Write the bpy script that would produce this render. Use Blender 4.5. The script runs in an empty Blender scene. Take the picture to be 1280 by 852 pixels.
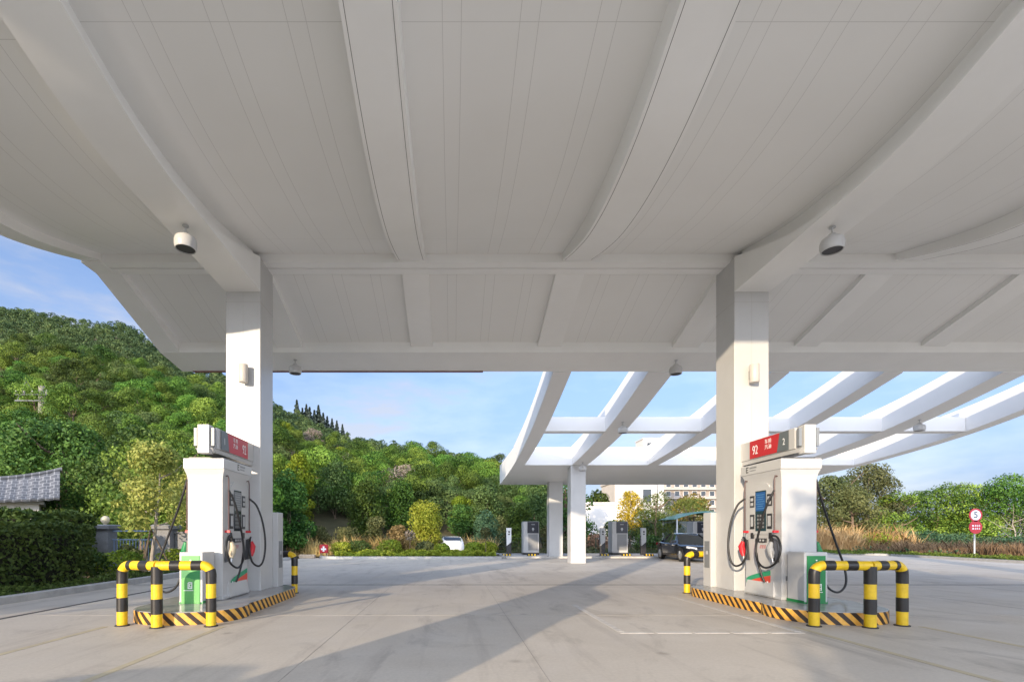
import bpy, bmesh, math, random
import numpy as np
from mathutils import Vector, Matrix

S = bpy.context.scene
COL = S.collection
R = math.radians

# ------------------------------------------------------------------ camera, sky, sun, exposure
cd = bpy.data.cameras.new('camera')
cd.sensor_width = 36.0
cd.lens = 620.0 / 1280.0 * 36.0
cd.shift_x = (640 - 565) / 1280.0
cd.shift_y = (668 - 426) / 1280.0
cd.clip_start = 0.05
cd.clip_end = 6000
cam = bpy.data.objects.new('camera', cd)
cam.location = (0, 0, 1.35)
cam.rotation_euler = (R(90), 0, 0)
COL.objects.link(cam)
S.camera = cam

SUN_EL, SUN_AZ = 11.5, 29.0          # light travels to the right-rear of the view
tv = Vector((math.sin(R(SUN_AZ)) * math.cos(R(SUN_EL)), math.cos(R(SUN_AZ)) * math.cos(R(SUN_EL)), -math.sin(R(SUN_EL))))
sd = bpy.data.lights.new('sun', 'SUN')
sd.energy = 2.6
sd.angle = R(0.5)
sd.color = (1.0, 0.82, 0.60)
sun = bpy.data.objects.new('sun', sd)
sun.rotation_euler = tv.to_track_quat('-Z', 'Y').to_euler()
sun.location = (-20, -40, 30)
COL.objects.link(sun)

W = bpy.data.worlds.new('World')
S.world = W
W.use_nodes = True
wn, wl = W.node_tree.nodes, W.node_tree.links
for n in list(wn):
    wn.remove(n)
wo = wn.new('ShaderNodeOutputWorld')
bg = wn.new('ShaderNodeBackground')
sky = wn.new('ShaderNodeTexSky')
sky.sky_type = 'NISHITA'
sky.sun_disc = False
sky.sun_elevation = R(SUN_EL)
sky.sun_rotation = R(180 + SUN_AZ)
sky.air_density = 1.0
sky.dust_density = 0.6
sky.ozone_density = 2.0
bg.inputs['Strength'].default_value = 0.15
# soft cloud veil in the sky dome
tc = wn.new('ShaderNodeTexCoord')
mp = wn.new('ShaderNodeMapping')
mp.inputs['Scale'].default_value = (1.6, 1.6, 5.0)
cn = wn.new('ShaderNodeTexNoise')
cn.inputs['Scale'].default_value = 2.2
cn.inputs['Detail'].default_value = 6
cn.inputs['Roughness'].default_value = 0.55
cr = wn.new('ShaderNodeValToRGB')
cr.color_ramp.elements[0].position = 0.43
cr.color_ramp.elements[1].position = 0.64
cm = wn.new('ShaderNodeMix')
cm.data_type = 'RGBA'
veil = wn.new('ShaderNodeMix')
veil.data_type = 'RGBA'
veil.inputs[6].default_value = (0.98, 1.27, 2.08, 1)
veil.inputs[7].default_value = (1.95, 2.08, 2.45, 1)
mu = wn.new('ShaderNodeMath')
mu.operation = 'MULTIPLY'
mu.inputs[1].default_value = 0.85
wl.new(tc.outputs['Generated'], mp.inputs['Vector'])
wl.new(mp.outputs['Vector'], cn.inputs['Vector'])
wl.new(cn.outputs['Fac'], cr.inputs['Fac'])
wl.new(cr.outputs['Color'], mu.inputs[0])
# the veil thickens towards the horizon
sx_ = wn.new('ShaderNodeSeparateXYZ')
wl.new(tc.outputs['Generated'], sx_.inputs[0])
hz = wn.new('ShaderNodeMapRange')
hz.inputs['From Min'].default_value = 0.0
hz.inputs['From Max'].default_value = 0.55
hz.inputs['To Min'].default_value = 0.95
hz.inputs['To Max'].default_value = 0.0
wl.new(sx_.outputs['Z'], hz.inputs['Value'])
mxx = wn.new('ShaderNodeMath')
mxx.operation = 'MAXIMUM'
wl.new(mu.outputs[0], mxx.inputs[0])
wl.new(hz.outputs[0], mxx.inputs[1])
wl.new(mxx.outputs[0], cm.inputs[0])
wl.new(cr.outputs['Color'], veil.inputs[0])
wl.new(veil.outputs[2], cm.inputs[7])
skt = wn.new('ShaderNodeMix')
skt.data_type = 'RGBA'
skt.blend_type = 'MULTIPLY'
skt.inputs[0].default_value = 1
skt.inputs[7].default_value = (0.86, 0.86, 1.0, 1)
wl.new(sky.outputs['Color'], skt.inputs[6])
wl.new(skt.outputs[2], cm.inputs[6])
# brightness added to the sky behind the camera as extra fill light
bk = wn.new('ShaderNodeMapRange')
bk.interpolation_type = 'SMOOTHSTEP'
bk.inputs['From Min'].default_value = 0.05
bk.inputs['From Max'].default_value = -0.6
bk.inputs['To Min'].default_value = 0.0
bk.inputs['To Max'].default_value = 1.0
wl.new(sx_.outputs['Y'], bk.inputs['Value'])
back_fill = wn.new('ShaderNodeMix')
back_fill.data_type = 'RGBA'
back_fill.blend_type = 'ADD'
back_fill.inputs[7].default_value = (5.9, 6.3, 7.0, 1)
wl.new(bk.outputs[0], back_fill.inputs[0])
wl.new(cm.outputs[2], back_fill.inputs[6])
wl.new(back_fill.outputs[2], bg.inputs['Color'])
wl.new(bg.outputs['Background'], wo.inputs['Surface'])

S.view_settings.view_transform = 'Standard'
S.view_settings.look = 'None'
S.view_settings.exposure = 1.20
S.view_settings.gamma = 1.0
S.render.engine = 'CYCLES'
S.cycles.use_denoising = True
S.cycles.max_bounces = 8
S.cycles.diffuse_bounces = 5
S.cycles.transparent_max_bounces = 8

# ------------------------------------------------------------------ materials
MATS = {}


def mat(name, col, rough=0.6, metal=0.0, var=0.0, vscale=3.0, bump=0.0, bscale=40.0, col2=None, coat=0.0, spec=0.5):
    if name in MATS:
        return MATS[name]
    m = bpy.data.materials.new(name)
    m.use_nodes = True
    nt = m.node_tree
    b = nt.nodes['Principled BSDF']
    b.inputs['Base Color'].default_value = (*col, 1)
    b.inputs['Roughness'].default_value = rough
    b.inputs['Metallic'].default_value = metal
    b.inputs['Coat Weight'].default_value = coat
    b.inputs['Specular IOR Level'].default_value = spec
    if var or bump or col2:
        t = nt.nodes.new('ShaderNodeTexCoord')
    if var or col2:
        n = nt.nodes.new('ShaderNodeTexNoise')
        n.inputs['Scale'].default_value = vscale
        n.inputs['Detail'].default_value = 7
        n.inputs['Roughness'].default_value = 0.62
        nt.links.new(t.outputs['Object'], n.inputs['Vector'])
        r = nt.nodes.new('ShaderNodeValToRGB')
        r.color_ramp.elements[0].position = 0.3
        r.color_ramp.elements[1].position = 0.7
        a = tuple(max(0, c * (1 - var)) for c in col)
        z = col2 if col2 else tuple(min(1, c * (1 + var)) for c in col)
        r.color_ramp.elements[0].color = (*a, 1)
        r.color_ramp.elements[1].color = (*z, 1)
        nt.links.new(n.outputs['Fac'], r.inputs['Fac'])
        nt.links.new(r.outputs['Color'], b.inputs['Base Color'])
    if bump:
        n2 = nt.nodes.new('ShaderNodeTexNoise')
        n2.inputs['Scale'].default_value = bscale
        n2.inputs['Detail'].default_value = 4
        nt.links.new(t.outputs['Object'], n2.inputs['Vector'])
        bp = nt.nodes.new('ShaderNodeBump')
        bp.inputs['Strength'].default_value = bump
        bp.inputs['Distance'].default_value = 0.02
        nt.links.new(n2.outputs['Fac'], bp.inputs['Height'])
        nt.links.new(bp.outputs['Normal'], b.inputs['Normal'])
    MATS[name] = m
    return m


def leafmat(name, dark, light, trans=0.25, objvar=0.5, hue=0.02):
    """leaf: colour picked per leaf ('tint' attribute) and per plant (object random)"""
    if name in MATS:
        return MATS[name]
    m = bpy.data.materials.new(name)
    m.use_nodes = True
    nt = m.node_tree
    N, L = nt.nodes, nt.links
    for n in list(N):
        N.remove(n)
    out = N.new('ShaderNodeOutputMaterial')
    at = N.new('ShaderNodeAttribute')
    at.attribute_name = 'tint'
    oi = N.new('ShaderNodeObjectInfo')
    mix = N.new('ShaderNodeMix')
    mix.data_type = 'RGBA'
    mix.inputs[6].default_value = (*dark, 1)
    mix.inputs[7].default_value = (*light, 1)
    L.new(at.outputs['Fac'], mix.inputs[0])
    hsv = N.new('ShaderNodeHueSaturation')
    mr = N.new('ShaderNodeMapRange')
    mr.inputs['To Min'].default_value = 1 - objvar * 0.55
    mr.inputs['To Max'].default_value = 1 + objvar * 0.55
    L.new(oi.outputs['Random'], mr.inputs['Value'])
    L.new(mr.outputs[0], hsv.inputs['Value'])
    m2 = N.new('ShaderNodeMath')
    m2.operation = 'MULTIPLY'
    m2.inputs[1].default_value = 7.31
    m3 = N.new('ShaderNodeMath')
    m3.operation = 'FRACT'
    L.new(oi.outputs['Random'], m2.inputs[0])
    L.new(m2.outputs[0], m3.inputs[0])
    mh = N.new('ShaderNodeMapRange')
    mh.inputs['To Min'].default_value = 0.5 - hue
    mh.inputs['To Max'].default_value = 0.5 + hue
    L.new(m3.outputs[0], mh.inputs['Value'])
    L.new(mh.outputs[0], hsv.inputs['Hue'])
    L.new(mix.outputs[2], hsv.inputs['Color'])
    df = N.new('ShaderNodeBsdfPrincipled')
    df.inputs['Roughness'].default_value = 0.6
    df.inputs['Specular IOR Level'].default_value = 0.25
    tr = N.new('ShaderNodeBsdfTranslucent')
    ms = N.new('ShaderNodeMixShader')
    ms.inputs[0].default_value = trans
    L.new(hsv.outputs['Color'], df.inputs['Base Color'])
    L.new(hsv.outputs['Color'], tr.inputs['Color'])
    L.new(df.outputs[0], ms.inputs[1])
    L.new(tr.outputs[0], ms.inputs[2])
    L.new(ms.outputs[0], out.inputs['Surface'])
    MATS[name] = m
    return m


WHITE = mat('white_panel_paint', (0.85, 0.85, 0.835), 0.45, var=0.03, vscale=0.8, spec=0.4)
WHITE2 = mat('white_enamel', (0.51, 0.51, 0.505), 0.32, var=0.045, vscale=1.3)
BLACK = mat('black_rubber', (0.012, 0.012, 0.013), 0.45)
DARK = mat('dark_plastic', (0.03, 0.03, 0.034), 0.4)
GREY = mat('grey_plastic', (0.20, 0.21, 0.22), 0.45)
LGREY = mat('light_grey_plastic', (0.48, 0.49, 0.50), 0.45)
STEEL = mat('brushed_steel', (0.55, 0.55, 0.55), 0.35, metal=0.9)
YEL = mat('hazard_yellow_paint', (0.72, 0.47, 0.012), 0.42, var=0.16, vscale=7, bump=0.15, bscale=30)
BLK = mat('hazard_black_band', (0.02, 0.018, 0.017), 0.4, var=0.25, vscale=9)
RED = mat('red_sign_face', (0.50, 0.028, 0.035), 0.4)
REDN = mat('red_nozzle_grip', (0.55, 0.02, 0.03), 0.4)
GREEN = mat('green_sign_face', (0.012, 0.21, 0.055), 0.4)
GREENL = mat('light_green_sign_face', (0.09, 0.36, 0.09), 0.4)
GREENS = mat('teal_green_stripe', (0.03, 0.32, 0.16), 0.4)
ORANGE = mat('orange_red_sign_face', (0.70, 0.075, 0.04), 0.4)
CREAM = mat('cream_nozzle', (0.45, 0.39, 0.28), 0.4)
LETTER = mat('white_lettering', (0.82, 0.82, 0.82), 0.5)
LETTERB = mat('black_lettering', (0.02, 0.02, 0.02), 0.5)
CONC = mat('kerb_concrete', (0.40, 0.395, 0.38), 0.85, var=0.15, vscale=4, bump=0.2)
BARK = mat('tree_bark', (0.16, 0.115, 0.08), 0.9, var=0.4, vscale=8, bump=0.6, bscale=25)
PALEBARK = mat('pale_bark', (0.34, 0.30, 0.25), 0.9, var=0.3, vscale=8, bump=0.5, bscale=25)
GLASS = mat('dark_glass', (0.02, 0.025, 0.03), 0.05, spec=0.8)


def ceiling_mat():
    """white roof boards with fine joint pairs running with the ribs"""
    m = bpy.data.materials.new('white_roof_boards')
    m.use_nodes = True
    nt = m.node_tree
    N, L = nt.nodes, nt.links
    b = N['Principled BSDF']
    b.inputs['Roughness'].default_value = 0.5
    b.inputs['Specular IOR Level'].default_value = 0.35
    t = N.new('ShaderNodeTexCoord')
    sp = N.new('ShaderNodeSeparateXYZ')
    L.new(t.outputs['Object'], sp.inputs[0])

    def line(src, period, off, width):
        a = N.new('ShaderNodeMath'); a.operation = 'ADD'; a.inputs[1].default_value = off
        d = N.new('ShaderNodeMath'); d.operation = 'DIVIDE'; d.inputs[1].default_value = period
        f = N.new('ShaderNodeMath'); f.operation = 'FRACT'
        c = N.new('ShaderNodeMath'); c.operation = 'LESS_THAN'; c.inputs[1].default_value = width / period
        L.new(src, a.inputs[0]); L.new(a.outputs[0], d.inputs[0]); L.new(d.outputs[0], f.inputs[0]); L.new(f.outputs[0], c.inputs[0])
        return c.outputs[0]
    l1 = line(sp.outputs['X'], 0.86, 20.12, 0.007)
    l2 = line(sp.outputs['X'], 0.86, 19.91, 0.007)
    l3 = line(sp.outputs['Y'], 4.1, 20.0, 0.006)
    mx = N.new('ShaderNodeMath'); mx.operation = 'MAXIMUM'
    L.new(l1, mx.inputs[0]); L.new(l2, mx.inputs[1])
    mx2 = N.new('ShaderNodeMath'); mx2.operation = 'MAXIMUM'
    L.new(mx.outputs[0], mx2.inputs[0]); L.new(l3, mx2.inputs[1])
    n = N.new('ShaderNodeTexNoise'); n.inputs['Scale'].default_value = 1.1; n.inputs['Detail'].default_value = 5
    L.new(t.outputs['Object'], n.inputs['Vector'])
    r = N.new('ShaderNodeValToRGB')
    r.color_ramp.elements[0].color = (0.79, 0.79, 0.772, 1)
    r.color_ramp.elements[1].color = (0.845, 0.845, 0.83, 1)
    L.new(n.outputs['Fac'], r.inputs['Fac'])
    k = N.new('ShaderNodeMath'); k.operation = 'MULTIPLY'; k.inputs[1].default_value = 0.34
    L.new(mx2.outputs[0], k.inputs[0])
    mix = N.new('ShaderNodeMix'); mix.data_type = 'RGBA'
    mix.inputs[7].default_value = (0.22, 0.21, 0.20, 1)
    L.new(k.outputs[0], mix.inputs[0]); L.new(r.outputs['Color'], mix.inputs[6])
    L.new(mix.outputs[2], b.inputs['Base Color'])
    return m


CEIL = ceiling_mat()


def forecourt_mat():
    m = bpy.data.materials.new('forecourt_concrete')
    m.use_nodes = True
    nt = m.node_tree
    N, L = nt.nodes, nt.links
    b = N['Principled BSDF']
    b.inputs['Specular IOR Level'].default_value = 0.35
    t = N.new('ShaderNodeTexCoord')

    def noise(scale, detail, stretch=(1, 1, 1), rough=0.6, dist=0.0):
        mp_ = N.new('ShaderNodeMapping'); mp_.inputs['Scale'].default_value = stretch
        n_ = N.new('ShaderNodeTexNoise'); n_.inputs['Scale'].default_value = scale
        n_.inputs['Detail'].default_value = detail; n_.inputs['Roughness'].default_value = rough
        n_.inputs['Distortion'].default_value = dist
        L.new(t.outputs['Object'], mp_.inputs[0]); L.new(mp_.outputs[0], n_.inputs['Vector'])
        return n_.outputs['Fac']

    def ramp(src, p0, c0, p1, c1):
        r_ = N.new('ShaderNodeValToRGB')
        r_.color_ramp.elements[0].position = p0; r_.color_ramp.elements[1].position = p1
        r_.color_ramp.elements[0].color = (*c0, 1); r_.color_ramp.elements[1].color = (*c1, 1)
        L.new(src, r_.inputs[0])
        return r_.outputs[0]

    def mul(a_, b_):
        x = N.new('ShaderNodeMix'); x.data_type = 'RGBA'; x.blend_type = 'MULTIPLY'; x.inputs[0].default_value = 1
        L.new(a_, x.inputs[6]); L.new(b_, x.inputs[7])
        return x.outputs[2]
    base = ramp(noise(0.45, 8, rough=0.65, dist=0.6), 0.32, (0.485, 0.435, 0.37), 0.70, (0.565, 0.512, 0.44))
    fine = ramp(noise(28, 4), 0.3, (0.88, 0.88, 0.88), 0.7, (1, 1, 1))
    stain = ramp(noise(0.9, 6, (1, 0.45, 1), 0.7, 1.2), 0.28, (0.70, 0.69, 0.69), 0.46, (1, 1, 1))
    tyre = ramp(noise(1.0, 5, (3.2, 0.22, 1), 0.6, 0.4), 0.30, (0.84, 0.83, 0.83), 0.46, (1, 1, 1))
    vo = N.new('ShaderNodeTexVoronoi'); vo.inputs['Scale'].default_value = 1.1; vo.inputs['Randomness'].default_value = 1
    L.new(t.outputs['Object'], vo.inputs['Vector'])
    spot = ramp(vo.outputs['Distance'], 0.02, (0.70, 0.69, 0.68), 0.11, (1, 1, 1))
    c = mul(mul(mul(mul(base, fine), stain), tyre), spot)
    L.new(c, b.inputs['Base Color'])
    rr = ramp(noise(1.3, 5), 0.3, (0.5, 0.5, 0.5), 0.7, (0.72, 0.72, 0.72))
    L.new(rr, b.inputs['Roughness'])
    bp = N.new('ShaderNodeBump'); bp.inputs['Strength'].default_value = 0.12; bp.inputs['Distance'].default_value = 0.01
    L.new(noise(60, 3), bp.inputs['Height'])
    L.new(bp.outputs[0], b.inputs['Normal'])
    return m


FORE = forecourt_mat()


def hazard_mat():
    """slanted black and yellow tape, laid along the attribute-free object coords of the island edge"""
    m = bpy.data.materials.new('hazard_tape')
    m.use_nodes = True
    nt = m.node_tree
    N, L = nt.nodes, nt.links
    b = N['Principled BSDF']
    b.inputs['Roughness'].default_value = 0.45
    a = N.new('ShaderNodeUVMap')
    sp = N.new('ShaderNodeSeparateXYZ')
    L.new(a.outputs[0], sp.inputs[0])
    s = N.new('ShaderNodeMath'); s.operation = 'ADD'
    L.new(sp.outputs['X'], s.inputs[0]); L.new(sp.outputs['Y'], s.inputs[1])
    d = N.new('ShaderNodeMath'); d.operation = 'DIVIDE'; d.inputs[1].default_value = 0.185
    f = N.new('ShaderNodeMath'); f.operation = 'FRACT'
    c = N.new('ShaderNodeMath'); c.operation = 'LESS_THAN'; c.inputs[1].default_value = 0.48
    L.new(s.outputs[0], d.inputs[0]); L.new(d.outputs[0], f.inputs[0]); L.new(f.outputs[0], c.inputs[0])
    n = N.new('ShaderNodeTexNoise'); n.inputs['Scale'].default_value = 14; n.inputs['Detail'].default_value = 5
    t = N.new('ShaderNodeTexCoord')
    L.new(t.outputs['Object'], n.inputs['Vector'])
    r = N.new('ShaderNodeValToRGB')
    r.color_ramp.elements[0].position = 0.3; r.color_ramp.elements[1].position = 0.75
    r.color_ramp.elements[0].color = (0.62, 0.30, 0.035, 1); r.color_ramp.elements[1].color = (0.80, 0.46, 0.10, 1)
    L.new(n.outputs['Fac'], r.inputs[0])
    mix = N.new('ShaderNodeMix'); mix.data_type = 'RGBA'
    mix.inputs[7].default_value = (0.035, 0.02, 0.014, 1)
    L.new(c.outputs[0], mix.inputs[0]); L.new(r.outputs[0], mix.inputs[6])
    L.new(mix.outputs[2], b.inputs['Base Color'])
    return m


HAZ = hazard_mat()


def emis(name, col, st):
    m = bpy.data.materials.new(name)
    m.use_nodes = True
    b = m.node_tree.nodes['Principled BSDF']
    b.inputs['Base Color'].default_value = (0.02, 0.03, 0.04, 1)
    b.inputs['Roughness'].default_value = 0.12
    b.inputs['Emission Color'].default_value = (*col, 1)
    b.inputs['Emission Strength'].default_value = st
    return m


SCR_BLUE = emis('lit_blue_screen', (0.03, 0.16, 0.45), 0.25)
SCR_TEXT = emis('lit_screen_text', (0.25, 0.6, 0.9), 0.25)
SCR_DARK = emis('dim_green_screen', (0.01, 0.06, 0.06), 0.2)


# ------------------------------------------------------------------ mesh helpers
class MB:
    def __init__(self):
        self.v, self.f, self.m = [], [], []
        self.mi = 0
        self.uv = None

    def add(self, vs, fs):
        o = len(self.v)
        self.v += [tuple(p) for p in vs]
        self.f += [tuple(i + o for i in f) for f in fs]
        self.m += [self.mi] * len(fs)
        return self

    def box(self, x0, x1, y0, y1, z0, z1):
        vs = [(x0, y0, z0), (x1, y0, z0), (x1, y1, z0), (x0, y1, z0), (x0, y0, z1), (x1, y0, z1), (x1, y1, z1), (x0, y1, z1)]
        fs = [(3, 2, 1, 0), (4, 5, 6, 7), (0, 1, 5, 4), (1, 2, 6, 5), (2, 3, 7, 6), (3, 0, 4, 7)]
        return self.add(vs, fs)

    def loft(self, rings, cap=True, closed=True):
        n = len(rings[0])
        vs = [p for r in rings for p in r]
        fs = []
        for i in range(len(rings) - 1):
            for j in range(n if closed else n - 1):
                k = (j + 1) % n
                fs.append((i * n + j, i * n + k, (i + 1) * n + k, (i + 1) * n + j))
        if cap:
            fs.append(tuple(reversed(range(n))))
            fs.append(tuple(range((len(rings) - 1) * n, len(rings) * n)))
        return self.add(vs, fs)

    def tube(self, path, r, seg=8, cap=True):
        path = [Vector(p) for p in path]
        rs = r if isinstance(r, (list, tuple)) else [r] * len(path)
        rings = []
        up = None
        for i, p in enumerate(path):
            d = (path[min(i + 1, len(path) - 1)] - path[max(i - 1, 0)])
            if d.length < 1e-9:
                d = Vector((0, 0, 1))
            d.normalize()
            if up is None:
                up = Vector((0, 0, 1)) if abs(d.z) < 0.9 else Vector((1, 0, 0))
            a = d.cross(up)
            if a.length < 1e-6:
                a = d.cross(Vector((0.3, 0.8, 0.1)))
            a.normalize()
            b = a.cross(d).normalized()
            up = b
            rings.append([p + (a * math.cos(t) + b * math.sin(t)) * rs[i] for t in [2 * math.pi * k / seg for k in range(seg)]])
        return self.loft(rings, cap)

    def lathe(self, prof, c=(0, 0, 0), seg=20, axis='z'):
        rings = []
        for (r, h) in prof:
            ring = []
            for k in range(seg):
                t = 2 * math.pi * k / seg
                if axis == 'z':
                    ring.append((c[0] + r * math.cos(t), c[1] + r * math.sin(t), c[2] + h))
                elif axis == 'x':
                    ring.append((c[0] + h, c[1] + r * math.cos(t), c[2] + r * math.sin(t)))
                else:
                    ring.append((c[0] + r * math.sin(t), c[1] + h, c[2] + r * math.cos(t)))
            rings.append(ring)
        return self.loft(rings, True)

    def prism(self, poly, z0, z1):
        n = len(poly)
        vs = [(x, y, z0) for x, y in poly] + [(x, y, z1) for x, y in poly]
        fs = [tuple(reversed(range(n))), tuple(range(n, 2 * n))]
        fs += [(i, (i + 1) % n, n + (i + 1) % n, n + i) for i in range(n)]
        return self.add(vs, fs)

    def build(self, name, mats, parent=None, world=False, smooth=False, bev=0.0, bseg=2, fix=True):
        me = bpy.data.meshes.new(name)
        vs = self.v
        if world and parent is not None:
            l = parent.location
            vs = [(p[0] - l[0], p[1] - l[1], p[2] - l[2]) for p in vs]
        me.from_pydata(vs, [], self.f)
        if not isinstance(mats, (list, tuple)):
            mats = [mats]
        for m in mats:
            me.materials.append(m)
        me.polygons.foreach_set('material_index', self.m)
        if fix:
            bm = bmesh.new()
            bm.from_mesh(me)
            bmesh.ops.recalc_face_normals(bm, faces=bm.faces)
            bm.to_mesh(me)
            bm.free()
        if smooth:
            me.polygons.foreach_set('use_smooth', [True] * len(me.polygons))
        me.update()
        o = bpy.data.objects.new(name, me)
        COL.objects.link(o)
        if parent is not None:
            o.parent = parent
        if bev:
            b = o.modifiers.new('bevel', 'BEVEL')
            b.width = bev
            b.segments = bseg
            b.limit_method = 'ANGLE'
            b.angle_limit = R(40)
        if smooth:
            s_ = o.modifiers.new('edge', 'EDGE_SPLIT')
            s_.split_angle = R(42)
        return o


def tag(o, label, cat, group=None, kind=None):
    if label:
        o['label'] = label
    if cat:
        o['category'] = cat
    if group:
        o['group'] = group
    if kind:
        o['kind'] = kind
    return o


def struct(o):
    o['kind'] = 'structure'
    return o


def thing(name, label, cat, loc=(0, 0, 0), group=None, rz=0.0):
    e = bpy.data.objects.new(name, None)
    e.empty_display_size = 0.2
    e.location = loc
    e.rotation_euler = (0, 0, rz)
    COL.objects.link(e)
    return tag(e, label, cat, group)


KIDS = None


def copy_tree(o, loc=None, label=None, rz=None, scale=None, parent=None):
    c = o.copy()
    COL.objects.link(c)
    if parent is not None:
        c.parent = parent
    if loc is not None:
        c.location = loc
    if rz is not None:
        c.rotation_euler = (0, 0, rz)
    if scale is not None:
        c.scale = (scale, scale, scale) if not isinstance(scale, tuple) else scale
    if label:
        c['label'] = label
    for ch in list(o.children):
        copy_tree(ch, parent=c)
    return c


def spline(pts, n):
    pts = [Vector(p) for p in pts]
    out = []
    P = [pts[0] * 2 - pts[1]] + pts + [pts[-1] * 2 - pts[-2]]
    for i in range(1, len(P) - 2):
        for k in range(n):
            t = k / n
            a, b, c, d = P[i - 1], P[i], P[i + 1], P[i + 2]
            out.append(0.5 * ((2 * b) + (c - a) * t + (2 * a - 5 * b + 4 * c - d) * t * t + (3 * b - a - 3 * c + d) * t ** 3))
    out.append(pts[-1])
    return out


def text_mesh(txt, size, mname, material, parent, loc, rot, thick=0.002, align='CENTER', shear=0.0, sx=1.0):
    cu = bpy.data.curves.new(mname, 'FONT')
    cu.body = txt
    cu.size = size
    cu.align_x = align
    cu.align_y = 'CENTER'
    cu.extrude = thick
    cu.shear = shear
    tmp = bpy.data.objects.new('tmp_text', cu)
    COL.objects.link(tmp)
    dg = bpy.context.evaluated_depsgraph_get()
    me = bpy.data.meshes.new_from_object(tmp.evaluated_get(dg))
    bpy.data.objects.remove(tmp)
    bpy.data.curves.remove(cu)
    me.materials.clear()
    me.materials.append(material)
    me.name = mname
    o = bpy.data.objects.new(mname, me)
    o.location = loc
    o.rotation_euler = rot
    o.scale = (sx, 1, 1)
    COL.objects.link(o)
    if parent is not None:
        o.parent = parent
    return o


# ------------------------------------------------------------------ foliage helpers
def leaf_arrays(centers, normals, size, rng, rand=0.7, aspect=0.6, jitter=0.4, tint=None):
    """one quad leaf per centre; returns verts (4n,3) and tints"""
    n = len(centers)
    nr = normals + rng.normal(0, rand, (n, 3))
    nr /= np.linalg.norm(nr, axis=1, keepdims=True) + 1e-9
    ref = rng.normal(0, 1, (n, 3))
    a = np.cross(nr, ref)
    a /= np.linalg.norm(a, axis=1, keepdims=True) + 1e-9
    b = np.cross(nr, a)
    s = size * (1 + rng.uniform(-jitter, jitter, (n, 1))) * 0.5
    a = a * s
    b = b * s * aspect
    droop = nr * s * 0.25
    v = np.stack([centers - a - droop, centers - b * 1.0, centers + a - droop, centers + b * 1.0], 1).reshape(-1, 3)
    if tint is None:
        tint = rng.uniform(0, 1, n)
    return v, tint


def mesh_np(name, parts, mats):
    """parts: list of (verts, facesize, tints, material index) of separate n-gon soups"""
    me = bpy.data.meshes.new(name)
    vs = np.concatenate([p[0] for p in parts]).astype(np.float32)
    loops = np.arange(len(vs), dtype=np.int32)
    counts = np.concatenate([np.full(len(p[0]) // p[1], p[1], dtype=np.int32) for p in parts])
    starts = np.concatenate([[0], np.cumsum(counts)[:-1]]).astype(np.int32)
    me.vertices.add(len(vs))
    me.vertices.foreach_set('co', vs.ravel())
    me.loops.add(len(loops))
    me.loops.foreach_set('vertex_index', loops)
    me.polygons.add(len(counts))
    me.polygons.foreach_set('loop_start', starts)
    me.polygons.foreach_set('loop_total', counts)
    me.polygons.foreach_set('material_index', np.concatenate([np.full(len(p[0]) // p[1], p[3], dtype=np.int32) for p in parts]))
    me.update(calc_edges=True)
    at = me.attributes.new('tint', 'FLOAT', 'FACE')
    at.data.foreach_set('value', np.concatenate([p[2] for p in parts]).astype(np.float32))
    for m in mats:
        me.materials.append(m)
    return me


def unit(rng, n):
    d = rng.normal(0, 1, (n, 3))
    return d / np.linalg.norm(d, axis=1, keepdims=True)


def puff_leaves(puffs, nleaf, leaf, rng, rand=0.7, aspect=0.6, topbias=0.25, inner=0.62):
    """puffs: array (k,6): centre xyz, radii xyz"""
    puffs = np.asarray(puffs, float)
    area = puffs[:, 3] * puffs[:, 4] + puffs[:, 4] * puffs[:, 5]
    w = area / area.sum()
    idx = rng.choice(len(puffs), nleaf, p=w)
    d = unit(rng, nleaf)
    d[:, 2] += topbias
    d /= np.linalg.norm(d, axis=1, keepdims=True)
    # uneven radius: small clumps bulge out of every puff
    ph = rng.uniform(0, 6.28, (len(puffs), 6))
    q = ph[idx]
    bump = 1 + 0.10 * np.sin(5 * d[:, 0] + q[:, 0]) * np.sin(5 * d[:, 1] + q[:, 1]) + 0.10 * np.sin(9 * d[:, 2] + q[:, 2]) * np.sin(8 * d[:, 0] + q[:, 3])
    rad = (inner + (1 - inner) * rng.uniform(0, 1, nleaf) ** 0.5) * bump
    c = puffs[idx, :3] + d * puffs[idx, 3:] * rad[:, None]
    ptint = rng.uniform(-0.34, 0.34, len(puffs))
    tint = np.clip(0.45 + ptint[idx] + rng.normal(0, 0.2, nleaf), 0, 1)
    return leaf_arrays(c, d, leaf, rng, rand, aspect, tint=tint)


def tube_quads(path, rads, seg=7):
    mb = MB()
    mb.tube(path, rads, seg)
    vs = np.array(mb.v)
    quads = [f for f in mb.f if len(f) == 4]
    return vs[np.array(quads).ravel()]


def crown_puffs(rng, Rr, H0, H1, n, pr, flat=0.8, dome=True):
    """puff centres over a dome between heights H0, H1 with radius Rr"""
    out = []
    for i in range(n):
        a = rng.uniform(0, 2 * math.pi)
        t = rng.uniform(0, 1) ** 0.7
        rr = Rr * (0.06 + 0.94 * math.sqrt(max(0.0, 1 - t ** 1.8))) * rng.uniform(0.6, 1.0)
        z = H0 + (H1 - H0) * t
        r = pr * rng.uniform(0.7, 1.3)
        out.append((rr * math.cos(a), rr * math.sin(a), z - r * flat * 0.5, r, r, r * flat))
    return np.array(out)


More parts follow.
